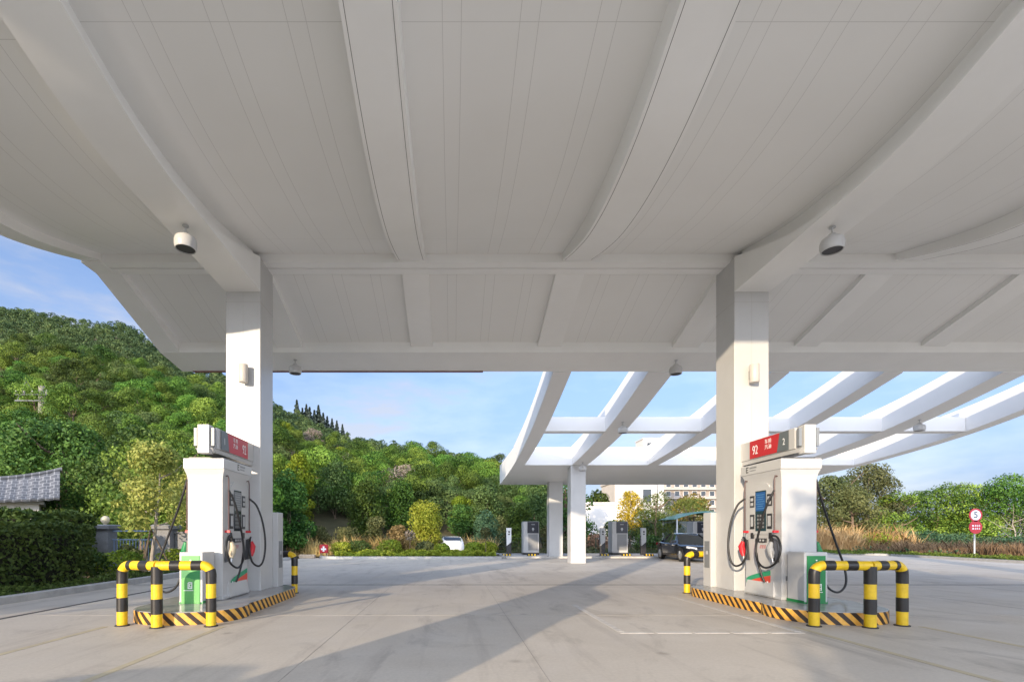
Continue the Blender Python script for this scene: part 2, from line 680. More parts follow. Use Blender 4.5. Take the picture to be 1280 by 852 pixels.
def trunk_parts(rng, h, r, crown_r, limbs=5, lean=0.3, fork=0.45):
    P = [(0, 0, -0.3)]
    x = y = 0.0
    for k in range(1, 6):
        x += rng.uniform(-lean, lean) * 0.35
        y += rng.uniform(-lean, lean) * 0.35
        P.append((x, y, h * k / 5))
    rad = [r * (1.25 if k == 0 else 1 - 0.14 * k) for k in range(6)]
    q = [tube_quads(P, rad, 8)]
    for i in range(limbs):
        a = 2 * math.pi * i / limbs + rng.uniform(-0.5, 0.5)
        t = rng.uniform(fork, 0.95)
        k = min(4, int(t * 5))
        b = np.array(P[k]) * (1 - (t * 5 - k)) + np.array(P[k + 1]) * (t * 5 - k)
        L = crown_r * rng.uniform(0.5, 0.85)
        e = b + np.array([math.cos(a) * L, math.sin(a) * L, L * rng.uniform(0.35, 0.9)])
        m = (b + e) / 2 + np.array([0, 0, -0.12 * L])
        q.append(tube_quads([b, m, e], [r * 0.45, r * 0.3, r * 0.1], 5))
    return np.concatenate(q)


def soup(v, n, mi, tint=None):
    k = len(v) // n
    return (v, n, np.full(k, 0.5) if tint is None else tint, mi)


def link(name, me, parent=None, loc=(0, 0, 0)):
    o = bpy.data.objects.new(name, me)
    o.location = loc
    COL.objects.link(o)
    if parent is not None:
        o.parent = parent
    return o


# leaf palettes
LF_HILL = leafmat('acacia_leaf', (0.03, 0.078, 0.013), (0.19, 0.295, 0.04), 0.22, 1.0, 0.03)
LF_HILL2 = leafmat('dull_acacia_leaf', (0.045, 0.088, 0.026), (0.155, 0.215, 0.06), 0.2, 0.5, 0.025)
LF_LIME = leafmat('lime_leaf', (0.10, 0.18, 0.012), (0.25, 0.30, 0.022), 0.3, 0.3, 0.01)
LF_DARK = leafmat('dark_broad_leaf', (0.024, 0.07, 0.016), (0.115, 0.205, 0.034), 0.2, 0.4, 0.02)
LF_YOUNG = leafmat('young_tree_leaf', (0.19, 0.24, 0.05), (0.46, 0.45, 0.12), 0.3, 0.2, 0.01)
LF_YELLOW = leafmat('yellow_blossom_leaf', (0.30, 0.24, 0.02), (0.68, 0.50, 0.04), 0.3, 0.2, 0.01)
LF_HEDGE = leafmat('hedge_leaf', (0.039, 0.081, 0.016), (0.124, 0.182, 0.039), 0.2, 0.3, 0.01)
LF_COVER = leafmat('ground_cover_leaf', (0.13, 0.22, 0.02), (0.43, 0.46, 0.05), 0.25, 0.3, 0.01)
LF_OLIVE = leafmat('olive_leaf', (0.058, 0.078, 0.026), (0.169, 0.176, 0.065), 0.2, 0.4, 0.02)
LF_BLUE = leafmat('blue_green_leaf', (0.033, 0.091, 0.046), (0.117, 0.195, 0.098), 0.2, 0.3, 0.02)
LF_DRY = leafmat('dry_grass_blade', (0.4, 0.26, 0.1), (0.8, 0.58, 0.27), 0.25, 0.3, 0.015)
LF_RUST = leafmat('rusty_grass_blade', (0.2, 0.12, 0.075), (0.46, 0.29, 0.17), 0.25, 0.3, 0.015)
LF_BAMB = leafmat('willow_leaf', (0.08, 0.12, 0.025), (0.22, 0.26, 0.06), 0.3, 0.3, 0.01)
LF_TWIG = leafmat('bare_twig', (0.18, 0.14, 0.11), (0.36, 0.30, 0.25), 0.0, 0.2, 0.01)


def plant(name, label, cat, loc, puffs, nleaf, leaf, lm, seed, trunk=None, group=None, rand=0.7, aspect=0.6, bark=None, topbias=0.25, inner=0.62):
    """a thing with a crown (leaf mesh) and, when given, a trunk"""
    rng = np.random.default_rng(seed)
    e = thing(name, label, cat, loc, group)
    v, t = puff_leaves(puffs, nleaf, leaf, rng, rand, aspect, topbias, inner)
    part = 'crown' if trunk is not None else 'foliage'
    link(part, mesh_np(name + '_' + part, [(v, 4, t, 0)], [lm]), e)
    if trunk is not None:
        link('trunk', mesh_np(name + '_trunk', [soup(trunk, 4, 0)], [bark or BARK]), e)
    else:
        st = []
        for i in range(4):
            a = rng.uniform(0, 6.28)
            top = np.array(puffs)[rng.integers(0, len(puffs)), :3]
            st.append(tube_quads([(0.1 * math.cos(a), 0.1 * math.sin(a), -0.1), tuple(top * 0.5 + np.array([0, 0, 0.0])), tuple(top)], [0.03, 0.022, 0.008], 5))
        link('stem', mesh_np(name + '_stem', [soup(np.concatenate(st), 4, 0)], [BARK]), e)
    return e

# ================================================================== SETTING: ground, forecourt, kerbs, hill
RIDGE = np.array([(-1.6, .47), (-1.2, .47), (-.911, .492), (-.8145, .465), (-.718, .446), (-.645, .438), (-.589, .40), (-.45, .34), (-.355, .283),
                  (-.266, .242), (-.2, .2145), (-.0726, .195), (.056, .167), (.121, .14), (.2, .108), (.28, .066), (.36, .045), (.54, .03), (.9, .03), (1.5, .03)])
RY, FY = 135.0, 35.0


def hill_h(x, y):
    x = np.asarray(x, float)
    y = np.asarray(y, float)
    u = x / np.maximum(y, 20)
    tan = np.interp(u, RIDGE[:, 0], RIDGE[:, 1])
    hr = np.maximum(tan * RY + 1.35 - 6.0, 0)
    t = np.clip((y - FY) / (RY - FY), 0, 1)
    f = t ** 0.85
    h = hr * f
    h = h + np.where(t > 0, np.minimum(t * 6, 1) * (0.9 * np.sin(x * 0.16 + 1) * np.sin(y * 0.13) + 0.6 * np.sin(x * .31 + y * .27)), 0) * np.clip(hr / 12, 0, 1)
    return np.where(y > RY, hr - (y - RY) * 0.18, h)


SOIL = mat('grassy_soil', (0.055, 0.062, 0.026), 0.95, var=0.4, vscale=0.8, col2=(0.13, 0.105, 0.055), bump=0.5, bscale=6)
GRASS = mat('lawn', (0.05, 0.085, 0.02), 0.95, var=0.3, vscale=3, col2=(0.11, 0.13, 0.035), bump=0.6, bscale=30)
mb = MB()
mb.add([(-3000, -2500, -.10), (3000, -2500, -.10), (3000, 3500, -.10), (-3000, 3500, -.10)], [(0, 1, 2, 3)])
struct(mb.build('ground', SOIL))

nx, ny = 150, 60
xs = np.linspace(-260, 130, nx)
ys = np.concatenate([np.linspace(FY - 0.5, 150, ny - 12), np.linspace(154, 240, 12)])
X, Y = np.meshgrid(xs, ys)
Z = hill_h(X, Y)
mb = MB()
vs = np.stack([X, Y, np.where(Y < FY + .1, -0.15, Z - 0.0)], -1).reshape(-1, 3)
fs = [(j * nx + i, j * nx + i + 1, (j + 1) * nx + i + 1, (j + 1) * nx + i) for j in range(ny - 1) for i in range(nx - 1)]
mb.add(vs.tolist(), fs)
HILLM = mat('hill_soil', (0.05, 0.055, 0.022), 0.95, var=0.45, vscale=0.25, col2=(0.12, 0.10, 0.05))
struct(mb.build('hill', HILLM, smooth=True, fix=False))

# far ridge, seen only through the gap under the charging canopy
mb = MB()
rng0 = random.Random(5)
prof = []
for i in range(41):
    x = 150 + i * 32
    u = (x - 420) / 330.0
    prof.append((x, 74 * math.exp(-u * u) + 10 + 5 * math.sin(i * 1.7)))
vs = []
for k, (x, h) in enumerate(prof):
    vs += [(x, 1180, -2), (x, 1330, h * 0.8), (x, 1440, h), (x, 1750, -2)]
fs = [(4 * k + j, 4 * k + 4 + j, 4 * k + 5 + j, 4 * k + 1 + j) for k in range(40) for j in range(3)]
mb.add(vs, fs)
struct(mb.build('distant_mountain', mat('forested_mountain', (0.085, 0.13, 0.135), 0.95, var=0.25, vscale=0.02), smooth=True))  # blue of the distance painted into the forest colour

# concrete forecourt
mb = MB()
poly = [(-8.7, -70), (70, -70), (70, 9), (29, 10.5), (27.2, 16), (27.0, 23), (27.8, 28), (28.3, 32), (26.5, 35.2), (22, 35.9), (17, 36), (17, 33.6), (2.95, 33.6), (2.9, 27.9), (-7.0, 27.9), (-7.6, 28.6), (-8.7, 30)]
mb.add([(x, y, 0.0) for x, y in poly], [tuple(range(len(poly)))])
struct(mb.build('forecourt', FORE))

# saw-cut joints and drainage channels (dark thin strips), faded paint
JOINT = mat('dark_joint', (0.07, 0.065, 0.06), 0.8, var=0.3, vscale=5)
mb = MB()
mb.box(-8.6, 26.8, 13.36, 13.43, 0.0, 0.004)
struct(mb.build('drain_channel', JOINT))
mb = MB()
mb.box(-7.30, -7.20, -60, 13.30, 0.0, 0.004)
struct(mb.build('drain_channel', JOINT))
JF = mat('faint_joint', (0.33, 0.30, 0.27), 0.85, var=0.2, vscale=3)
mb = MB()
for y in (3.2, 8.3, 18.6, 23.8):
    mb.box(-7.0, 26.5, y, y + .008, 0.0, 0.003)
for x in (-1.6, 0.9, 10.4, 15.6):
    mb.box(x, x + .006, -20, 13.3, 0.0, 0.0025)
struct(mb.build('concrete_joints', JF))
WPAINT = mat('worn_white_paint', (0.50, 0.465, 0.42), 0.7, var=0.15, vscale=6, col2=(0.62, 0.585, 0.54))
mb = MB()
mb.box(2.31, 2.40, 6.92, 9.6, 0, 0.004)
mb.box(4.78, 4.87, 6.92, 11.0, 0, 0.004)
x = 2.31
while x < 4.85:
    mb.box(x, min(x + .46, 4.87), 6.81, 6.90, 0, 0.004)
    x += .52
struct(mb.build('painted_bay_lines', WPAINT))
YPAINT = mat('worn_yellow_paint', (0.43, 0.37, 0.27), 0.75, var=0.08, vscale=4, col2=(0.50, 0.43, 0.28))
mb = MB()
for x0 in (-5.15, -3.42, 4.98, 6.86):
    mb.box(x0, x0 + .09, -3.0, 7.3, 0, 0.0035)
struct(mb.build('painted_lane_lines', YPAINT))


def kerb(path, name='kerb', w=0.15, h=0.15):
    mb_ = MB()
    P = [Vector((x_, y_, 0)) for x_, y_ in path]
    rings = []
    for i, p in enumerate(P):
        d = (P[min(i + 1, len(P) - 1)] - P[max(i - 1, 0)]).normalized()
        nrm = Vector((-d.y, d.x, 0))
        a, b = p, p + nrm * w
        rings.append([(a.x, a.y, -0.05), (a.x, a.y, h - .02), (a.x + nrm.x * .02, a.y + nrm.y * .02, h), (b.x, b.y, h), (b.x, b.y, -0.05)])
    mb_.loft(rings)
    return struct(mb_.build(name, CONC))


kerb([(-8.7, -60), (-8.7, -20), (-8.7, 0), (-8.7, 10), (-8.7, 26), (-8.9, 28.5), (-10, 31)])
kerb([(2.95, 33.4), (2.95, 28.5), (2.7, 28.05), (2.3, 27.9), (-2, 27.9), (-6.6, 27.9), (-7.2, 28.2), (-7.6, 29)][::-1][::-1], h=0.14)
kerb([(60, 9.3), (30, 10), (27.6, 14), (27.0, 19), (27.0, 23), (27.8, 28), (28.3, 32), (26.5, 35.2), (22, 35.9), (17, 36)][::-1][::-1], h=0.13)

# planted verges
mb = MB()
mb.prism([(-60, -60), (-8.86, -60), (-8.86, 26), (-9.1, 29), (-10.5, 33), (-60, 33)], -0.08, 0.11)
struct(mb.build('verge', SOIL))
mb = MB()
mb.prism([(-7.4, 29), (-7.0, 28.3), (-6.5, 28.06), (2.3, 28.06), (2.65, 28.2), (2.8, 28.6), (2.8, 35), (-7.4, 35)], -0.08, 0.10)
struct(mb.build('planting_bed', SOIL))
mb = MB()
mb.prism([(17.0, 36.2), (22, 36.1), (26.6, 35.4), (28.5, 32.1), (28.0, 28), (27.2, 23), (27.2, 19), (27.8, 14.2), (30, 10.2), (60, 9.6), (120, 9), (120, 80), (17, 80)], -0.08, 0.09)
struct(mb.build('grass_verge', GRASS))
# raised charging platform
mb = MB()
mb.prism([(3.12, 28.7), (16.9, 28.7), (16.9, 33.5), (3.12, 33.5)], -0.05, 0.10)
struct(mb.build('pavement', mat('pale_pavement', (0.46, 0.44, 0.41), 0.8, var=0.12, vscale=2, bump=0.15), bev=0.015))

# ================================================================== FUEL CANOPY
KN = [(-1.3, 8.15), (0.5, 7.95), (3.0, 7.42), (4.2, 7.06), (5.2, 6.74), (6.3, 6.47), (7.4, 6.40), (8.5, 6.52), (9.5, 6.80), (10.6, 7.19)]


def rib_z(y):
    if y >= 10.6:
        return 7.19 - (y - 10.6) * 0.30 if y > 10.95 else 7.19 - (y - 10.6) * 0.2
    ky = [k[0] for k in KN]
    for i in range(len(KN) - 1):
        if y <= ky[i + 1]:
            break
    p0 = KN[max(i - 1, 0)]
    p1, p2 = KN[i], KN[i + 1]
    p3 = KN[min(i + 2, len(KN) - 1)]
    h = p2[0] - p1[0]
    m1 = (p2[1] - p0[1]) / (p2[0] - p0[0]) if p2[0] != p0[0] else 0
    m2 = (p3[1] - p1[1]) / (p3[0] - p1[0])
    t = (y - p1[0]) / h
    t2, t3 = t * t, t ** 3
    return (2 * t3 - 3 * t2 + 1) * p1[1] + (t3 - 2 * t2 + t) * h * m1 + (-2 * t3 + 3 * t2) * p2[1] + (t3 - t2) * h * m2


def sweep(mb_, x0, x1, ys_, zb, zt):
    rings = [[(x0, y_, zb(y_)), (x1, y_, zb(y_)), (x1, y_, zt(y_)), (x0, y_, zt(y_))] for y_ in ys_]
    return mb_.loft(rings)


def yr(a, b, n):
    return [a + (b - a) * i / n for i in range(n + 1)]


CX0, CX1 = -7.82, 20.35
canopy = thing('fuel_canopy', 'big white wavy fuel station canopy with ribs and square columns', 'canopy', (6.25, 5.0, 0))
front_y, back_y = yr(-1.25, 10.5, 60), yr(10.93, 13.3, 6)
pz = lambda y: rib_z(y) + (0.15 + 0.19 * min(1, max(0, (10.4 - y) / 2.4)) ** .8)
for (a, b, f_) in ((CX0 + .1, -4.5, .22), (-4.45, 6.34, 1.0), (6.4, CX1 - .1, .55)):
    pq = lambda y, f_=f_: rib_z(y) + .13 + .25 * f_ * min(1, max(0, (10.4 - y) / 2.4)) ** .8
    mb = MB()
    sweep(mb, a, b, front_y, pq, lambda y: pq(y) + .16)
    mb.build('roof_panel', CEIL, canopy, True, smooth=True)
mb = MB()
sweep(mb, CX0 + .1, CX1 - .1, yr(10.9, 13.32, 6), lambda y: rib_z(y) + .12, lambda y: rib_z(y) + .26)
mb.build('roof_panel', CEIL, canopy, True)
COLX = [(-4.71, -3.99), (5.88, 6.60), (16.5, 17.2)]
GROOVE = mat('rib_groove', (0.20, 0.19, 0.18), .8)
RIBS = [(-1.16, -.56), (2.33, 2.98), (9.36, 9.98), (12.75, 13.4)]
for (a, b) in RIBS:
    mb = MB()
    sweep(mb, a, b, front_y, rib_z, lambda y: rib_z(y) + .42)
    ro_ = mb.build('rib', WHITE, canopy, True, smooth=True)
    for e_ in (a + .045, b - .052):
        mb = MB()
        sweep(mb, e_, e_ + .007, yr(-1.2, 10.45, 60), lambda y: rib_z(y) - .002, lambda y: rib_z(y) + .01)
        so_ = mb.build('groove', GROOVE, ro_, smooth=True)
        so_.location = -canopy.location
for (a, b) in [(-1.10, -.52), (2.29, 2.93), (9.16, 9.76), (12.56, 13.18)]:
    mb = MB()
    sweep(mb, a, b, yr(10.9, 13.3, 6), rib_z, lambda y: rib_z(y) + .2)
    mb.build('rib', WHITE, canopy, True)


def main_bottom(y):
    z = rib_z(y)
    return min(z, 6.405) if y > 7.4 else z


for (a, b) in COLX:
    mb = MB()
    sweep(mb, a, b, yr(-1.25, 10.33, 60), lambda y: main_bottom(y) if y > 7.4 else rib_z(y) - 0.004, lambda y: max(rib_z(y) + .045, main_bottom(y) + .05))
    sweep(mb, a + .14, b - .14, yr(-1.24, 10.3, 60), lambda y: rib_z(y) + .03, lambda y: rib_z(y) + .50)
    mb.build('main_beam', WHITE, canopy, True, smooth=True)
    mb = MB()
    sweep(mb, a + .02, b - .02, yr(11.0, 13.3, 6), lambda y: rib_z(y) - .03, lambda y: rib_z(y) + .25)
    mb.build('main_beam', WHITE, canopy, True)
# cross beam on the column line, with a slot in its soffit
mb = MB()
mb.box(CX0 + .12, CX1 - .12, 10.48, 10.70, 7.10, 7.50)
mb.box(CX0 + .12, CX1 - .12, 10.74, 10.95, 7.095, 7.46)
mb.box(CX0 + .12, CX1 - .12, 10.68, 10.76, 7.14, 7.44)
mb.build('cross_beam', WHITE, canopy, True)
# eave beam
mb = MB()
sweep(mb, CX0, CX1, [13.28, 14.4], lambda y: 6.23 - (y - 13.28) * .13, lambda y: 6.72 - (y - 13.28) * .10)
mb.build('eave_beam', WHITE, canopy, True)
mb = MB()
mb.box(-7.5, 0.9, 14.36, 14.41, 6.058, 6.088)
mb.build('drip_edge', mat('rusty_red_trim', (0.20, 0.075, 0.065), 0.6), canopy, True)
# side fascia beams
for (a, b, s) in ((CX0, CX0 + .42, 1), (CX1 - .42, CX1, -1)):
    mb = MB()
    sweep(mb, a, b, front_y, lambda y: rib_z(y) - .005, lambda y: rib_z(y) + .62)
    mb.build('side_beam', WHITE, canopy, True, smooth=True)
    mb = MB()
    sweep(mb, a, b + .1 if s > 0 else b, yr(10.9, 13.29, 6), lambda y: 7.09 - (y - 10.9) * (7.09 - 6.232) / 2.39, lambda y: rib_z(y) + .4)
    mb.build('side_beam', WHITE, canopy, True)
    mb = MB()
    mb.box(a + .003, b - .003, 10.45, 10.97, 7.085, 7.55)
    mb.build('beam_end', WHITE, canopy, True)
# front lip
mb = MB()
sweep(mb, CX0, CX1, [-1.45, -1.25], lambda y: 8.10, lambda y: 8.55)
mb.build('front_lip', WHITE, canopy, True)
# columns (rear row in view, front row behind the camera)
SEAM = mat('panel_seam', (0.45, 0.44, 0.42), 0.6)
for (a, b) in COLX:
    for (c, d, top) in ((10.33, 11.05, 7.12), (-1.07, -.35, 8.05)):
        mb = MB()
        mb.box(a, b, c, d, 0.15, top)
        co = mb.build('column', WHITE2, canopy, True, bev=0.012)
        mb = MB()
        mb.box(a - .0015, b + .0015, c - .0015, d + .0015, 6.19, 6.20)
        mb.box((a + b) / 2 - .003, (a + b) / 2 + .003, c - .0015, c + .01, .3, 6.39)
        so = mb.build('seam', SEAM, co)
        so.location = -canopy.location

# ================================================================== CHARGING PERGOLA behind the canopy
PK = [(14.2, 6.10), (14.4, 6.06), (17.4, 5.38), (20.0, 4.99), (23.6, 4.66), (27, 4.50), (30.4, 4.41)]
py_, pz_ = [p[0] for p in PK], [p[1] for p in PK]


def per_z(y):
    sp = spline([(a, b, 0) for a, b in PK], 12)
    return float(np.interp(y, [p.x for p in sp], [p.y for p in sp]))


PX0, PX1 = 2.93, 19.6
PWHITE = mat('pergola_white_paint', (0.80, 0.80, 0.795), 0.45, var=0.02, vscale=0.8)
perg = thing('charging_pergola', 'white open beam pergola sloping down to a solid roof over chargers', 'pergola', (11, 23, 0))
yb = yr(14.41, 23.6, 28)
for (a, b) in ((2.93, 3.46), (5.69, 6.43), (9.28, 9.80), (12.55, 13.10), (16.0, 16.75), (19.12, 19.6)):
    mb = MB()
    sweep(mb, a, b, yb, per_z, lambda y: per_z(y) + .9)
    mb.build('beam', PWHITE, perg, True, smooth=True)
mb = MB()
mb.box(PX0 + .53, PX1 - .5, 18.45, 18.9, per_z(18.6) + .03, per_z(18.6) + .56)
mb.build('cross_beam', PWHITE, perg, True)
mb = MB()
ys2 = yr(23.6, 30.4, 14)
sweep(mb, PX0, PX1, ys2, lambda y: per_z(y) + .005, lambda y: 5.50 + .012 * (y - 23.6))
mb.build('roof_slab', PWHITE, perg, True, smooth=True)
for x0 in (5.72, 16.05):
    mb = MB()
    mb.box(x0 - .06, x0 + .65, 23.62, 24.33, -.05, per_z(24) + .03)
    mb.build('column', WHITE2, perg, True, bev=0.012)
    mb = MB()
    mb.box(x0 - .05, x0 + .75, 28.95, 29.65, .08, per_z(29) + .05)
    mb.build('column', WHITE2, perg, True, bev=0.012)

# ================================================================== PUMP ISLANDS, DISPENSERS, BARRIERS
STONE = mat('polished_island_top', (0.30, 0.295, 0.285), 0.22, var=0.15, vscale=5)
ISL_C = [(-4.36, 'left'), (6.2, 'right')]


def round_rect(cx, hw, y0, y1, rad, n=10, squash=1.0):
    """plan outline with rounded ends, counter-clockwise from the front right"""
    pts = []
    for (yc, a0) in ((y0 + rad, -math.pi), (y1 - rad, 0.0)):
        for i in range(2 * n + 1):
            a = a0 + math.pi * i / (2 * n)
            # superellipse end
            ca, sa = math.cos(a), math.sin(a)
            e = 0.95
            pts.append((cx + hw * math.copysign(abs(ca) ** e, ca), yc + rad * math.copysign(abs(sa) ** e, sa)))
    return pts


def island(cx, label, sh):
    t = thing('pump_island', label, 'island', (cx, 8.5, 0), 'raised pump islands under the canopy')
    A = round_rect(sh * .06, .86, 7.95 - 8.5, 11.55 - 8.5, .8)
    B = round_rect(sh * .14, .84, 7.36 - 8.5, 8.90 - 8.5, .74)
    for poly, z in ((A, .196), (B, .20)):
        mb_ = MB()
        mb_.prism(poly, -0.02, z)
        mb_.build('island_top', STONE, t, bev=0.012)
    # tape wrapped round the rim
    for poly, z, nm in ((A, .186, 'edge_tape'), (B, .190, 'edge_tape')):
        me = bpy.data.meshes.new(nm)
        bm = bmesh.new()
        uvl = bm.loops.layers.uv.new('UVMap')
        n = len(poly)
        s = 0.0
        c = Vector((0, sum(p[1] for p in poly) / n))
        for i in range(n):
            p, q = Vector(poly[i]), Vector(poly[(i + 1) % n])
            d = (q - p).length
            if d < 1e-6:
                continue
            nrm = Vector(((q - p).y, -(q - p).x)).normalized() * .003
            # outward offset along both end normals keeps the strip just proud of the rim
            a, b = p + (p - c).normalized() * .004 + nrm * 0, q + (q - c).normalized() * .004
            v = [bm.verts.new((a.x, a.y, .004)), bm.verts.new((b.x, b.y, .004)), bm.verts.new((b.x, b.y, z)), bm.verts.new((a.x, a.y, z))]
            f = bm.faces.new(v)
            for lp, uv in zip(f.loops, ((s, 0), (s + d, 0), (s + d, z), (s, z))):
                lp[uvl].uv = uv
            s += d
        bmesh.ops.remove_doubles(bm, verts=bm.verts, dist=1e-5)
        bm.to_mesh(me)
        bm.free()
        me.materials.append(HAZ)
        o = bpy.data.objects.new(nm, me)
        COL.objects.link(o)
        o.parent = t
        so = o.modifiers.new('thick', 'SOLIDIFY')
        so.thickness = 0.002
    return t


isl_l = island(-4.36, 'grey pump island edged in black and yellow tape carrying the left dispenser', 1)
isl_r = island(6.2, 'grey pump island edged in black and yellow tape carrying the right dispenser', -1)

# ---- barrier rails
BR = .07


def bands(mb_, path, first, lens, r):
    """alternate yellow (0) / black (1) along a polyline; lens: list of band lengths, cycling"""
    P = [Vector(p) for p in path]
    cum = [0]
    for i in range(len(P) - 1):
        cum.append(cum[-1] + (P[i + 1] - P[i]).length)

    def at(s_):
        s_ = max(0, min(cum[-1], s_))
        for i in range(len(P) - 1):
            if s_ <= cum[i + 1] + 1e-9:
                f = (s_ - cum[i]) / max(1e-9, cum[i + 1] - cum[i])
                return P[i].lerp(P[i + 1], f)
        return P[-1]
    s_, k = 0.0, first
    i = 0
    while s_ < cum[-1] - 1e-6:
        e = min(cum[-1], s_ + lens[i % len(lens)])
        if cum[-1] - e < .04:
            e = cum[-1]
        ss = [s_] + [c for c in cum if s_ + 1e-4 < c < e - 1e-4] + [e]
        mb_.mi = k
        rr = r + (.004 if k else 0)
        mb_.tube([at(q) for q in ss], rr, 14)
        s_, k, i = e, 1 - k, i + 1


def barrier(label, cx, yc, front, side):
    """a three-legged rail round an island end; side=-1: long leg towards -x"""
    t = thing('crash_barrier', label, 'barrier', (cx, yc, 0), 'yellow and black rail barriers at the island ends')
    f = 1 if front else -1
    H = .90
    xa, xb = side * .73, -side * .61
    ya, yb_ = .12 * f, .16 * f
    pA, pM, pB = Vector((xa, ya, 0)), Vector((0, 0, 0)), Vector((xb, yb_, 0))
    q = .13

    def leg(p, toward):
        dirv = (toward - p)
        dirv.z = 0
        dirv.normalize()
        path = [(p.x, p.y, 0.0), (p.x, p.y, H - q)]
        for i in range(1, 7):
            a = math.pi / 2 * i / 6
            path.append((p.x + dirv.x * q * (1 - math.cos(a)), p.y + dirv.y * q * (1 - math.cos(a)), H - q + q * math.sin(a)))
        return path, Vector(path[-1])
    m1 = MB()
    pa, ea = leg(pA, pM)
    bands(m1, pa, 0, [.215, .205, .21, .20, .5], BR)
    m1.build('leg', [YEL, BLK], t, smooth=True)
    m2 = MB()
    pb, eb = leg(pB, pM)
    bands(m2, pb, 0, [.215, .205, .21, .20, .5], BR)
    m2.build('leg', [YEL, BLK], t, smooth=True)
    m3 = MB()
    bands(m3, [(0, 0, 0), (0, 0, H - .01)], 0, [.20, .22, .215, .215, .3], BR + .004)
    m3.build('leg', [YEL, BLK], t, smooth=True)
    m4 = MB()
    top = Vector((0, 0, H))
    d = (top - ea).length
    bands(m4, [ea, top], 1, [d * .22, d * .26, d * .22, d * .4], BR)
    d = (top - eb).length
    bands(m4, [top, eb], 0, [d * .26, d * .30, d * .30, d * .3], BR)
    m4.build('top_rail', [YEL, BLK], t, smooth=True)
    for p in (pA, pM, pB):
        m5 = MB()
        m5.lathe([(.098, 0.0), (.098, .014), (.085, .018)], (p.x, p.y, 0), 18)
        m5.build('base_plate', mat('barrier_base', (0.03, 0.028, 0.026), 0.6), t)
    return t


# front rails: the leg nearer the driving lane stands wider
barrier('yellow and black tube barrier in front of the green cabinet at the left island', -4.29, 7.21, True, 1)
barrier('yellow and black tube barrier in front of the green cabinet at the right island', 6.08, 7.21, True, -1)
barrier('yellow and black tube barrier behind the left column at the far island end', -4.38, 11.62, False, 1)
barrier('yellow and black tube barrier behind the right column at the far island end', 6.18, 11.62, False, -1)


# ---- fuel dispenser; local origin: centre of the base, near end at y=0, length towards +y
def nozzle(parent, P, mcol, s, k):
    """P(u,out,z) maps face coords; k: +1/-1 direction the spout hangs"""
    u0, z0 = k[0], k[1]
    t = k[2]
    m = MB()
    # boot behind the nozzle
    m.mi = 0
    ring = []
    for (a, b) in ((-.05, .17), (.09, .20), (.03, -.20), (-.10, -.22)):
        ring.append((a * t, b))
    m.loft([[P(u0 + a, .012, z0 + b) for a, b in ring], [P(u0 + a * .9, .075, z0 + b * .95) for a, b in ring]])
    hb = m.build('nozzle_boot', DARK, parent)
    m = MB()
    m.tube([P(u0 - .02 * t, .10, z0 + .14), P(u0 + .0 * t, .12, z0 + .04), P(u0 - .05 * t, .125, z0 - .06), P(u0 - .09 * t, .13, z0 - .15)], [.032, .06, .058, .03], 10)
    m.tube([P(u0 - .09 * t, .13, z0 - .02), P(u0 - .13 * t, .13, z0 - .07), P(u0 - .09 * t, .13, z0 - .13)], .012, 7)
    no = m.build('nozzle', mcol, parent, smooth=True)
    m = MB()
    m.tube([P(u0 - .02 * t, .10, z0 + .14), P(u0 + .02 * t, .085, z0 + .19), P(u0 + .05 * t, .07, z0 + .12)], .014, 7)
    m.build('swivel', STEEL, no, smooth=True)
    m = MB()
    m.tube([P(u0 - .08 * t, .13, z0 - .14), P(u0 - .105 * t, .13, z0 - .22)], .018, 8)
    m.build('spout', STEEL, no, smooth=True)


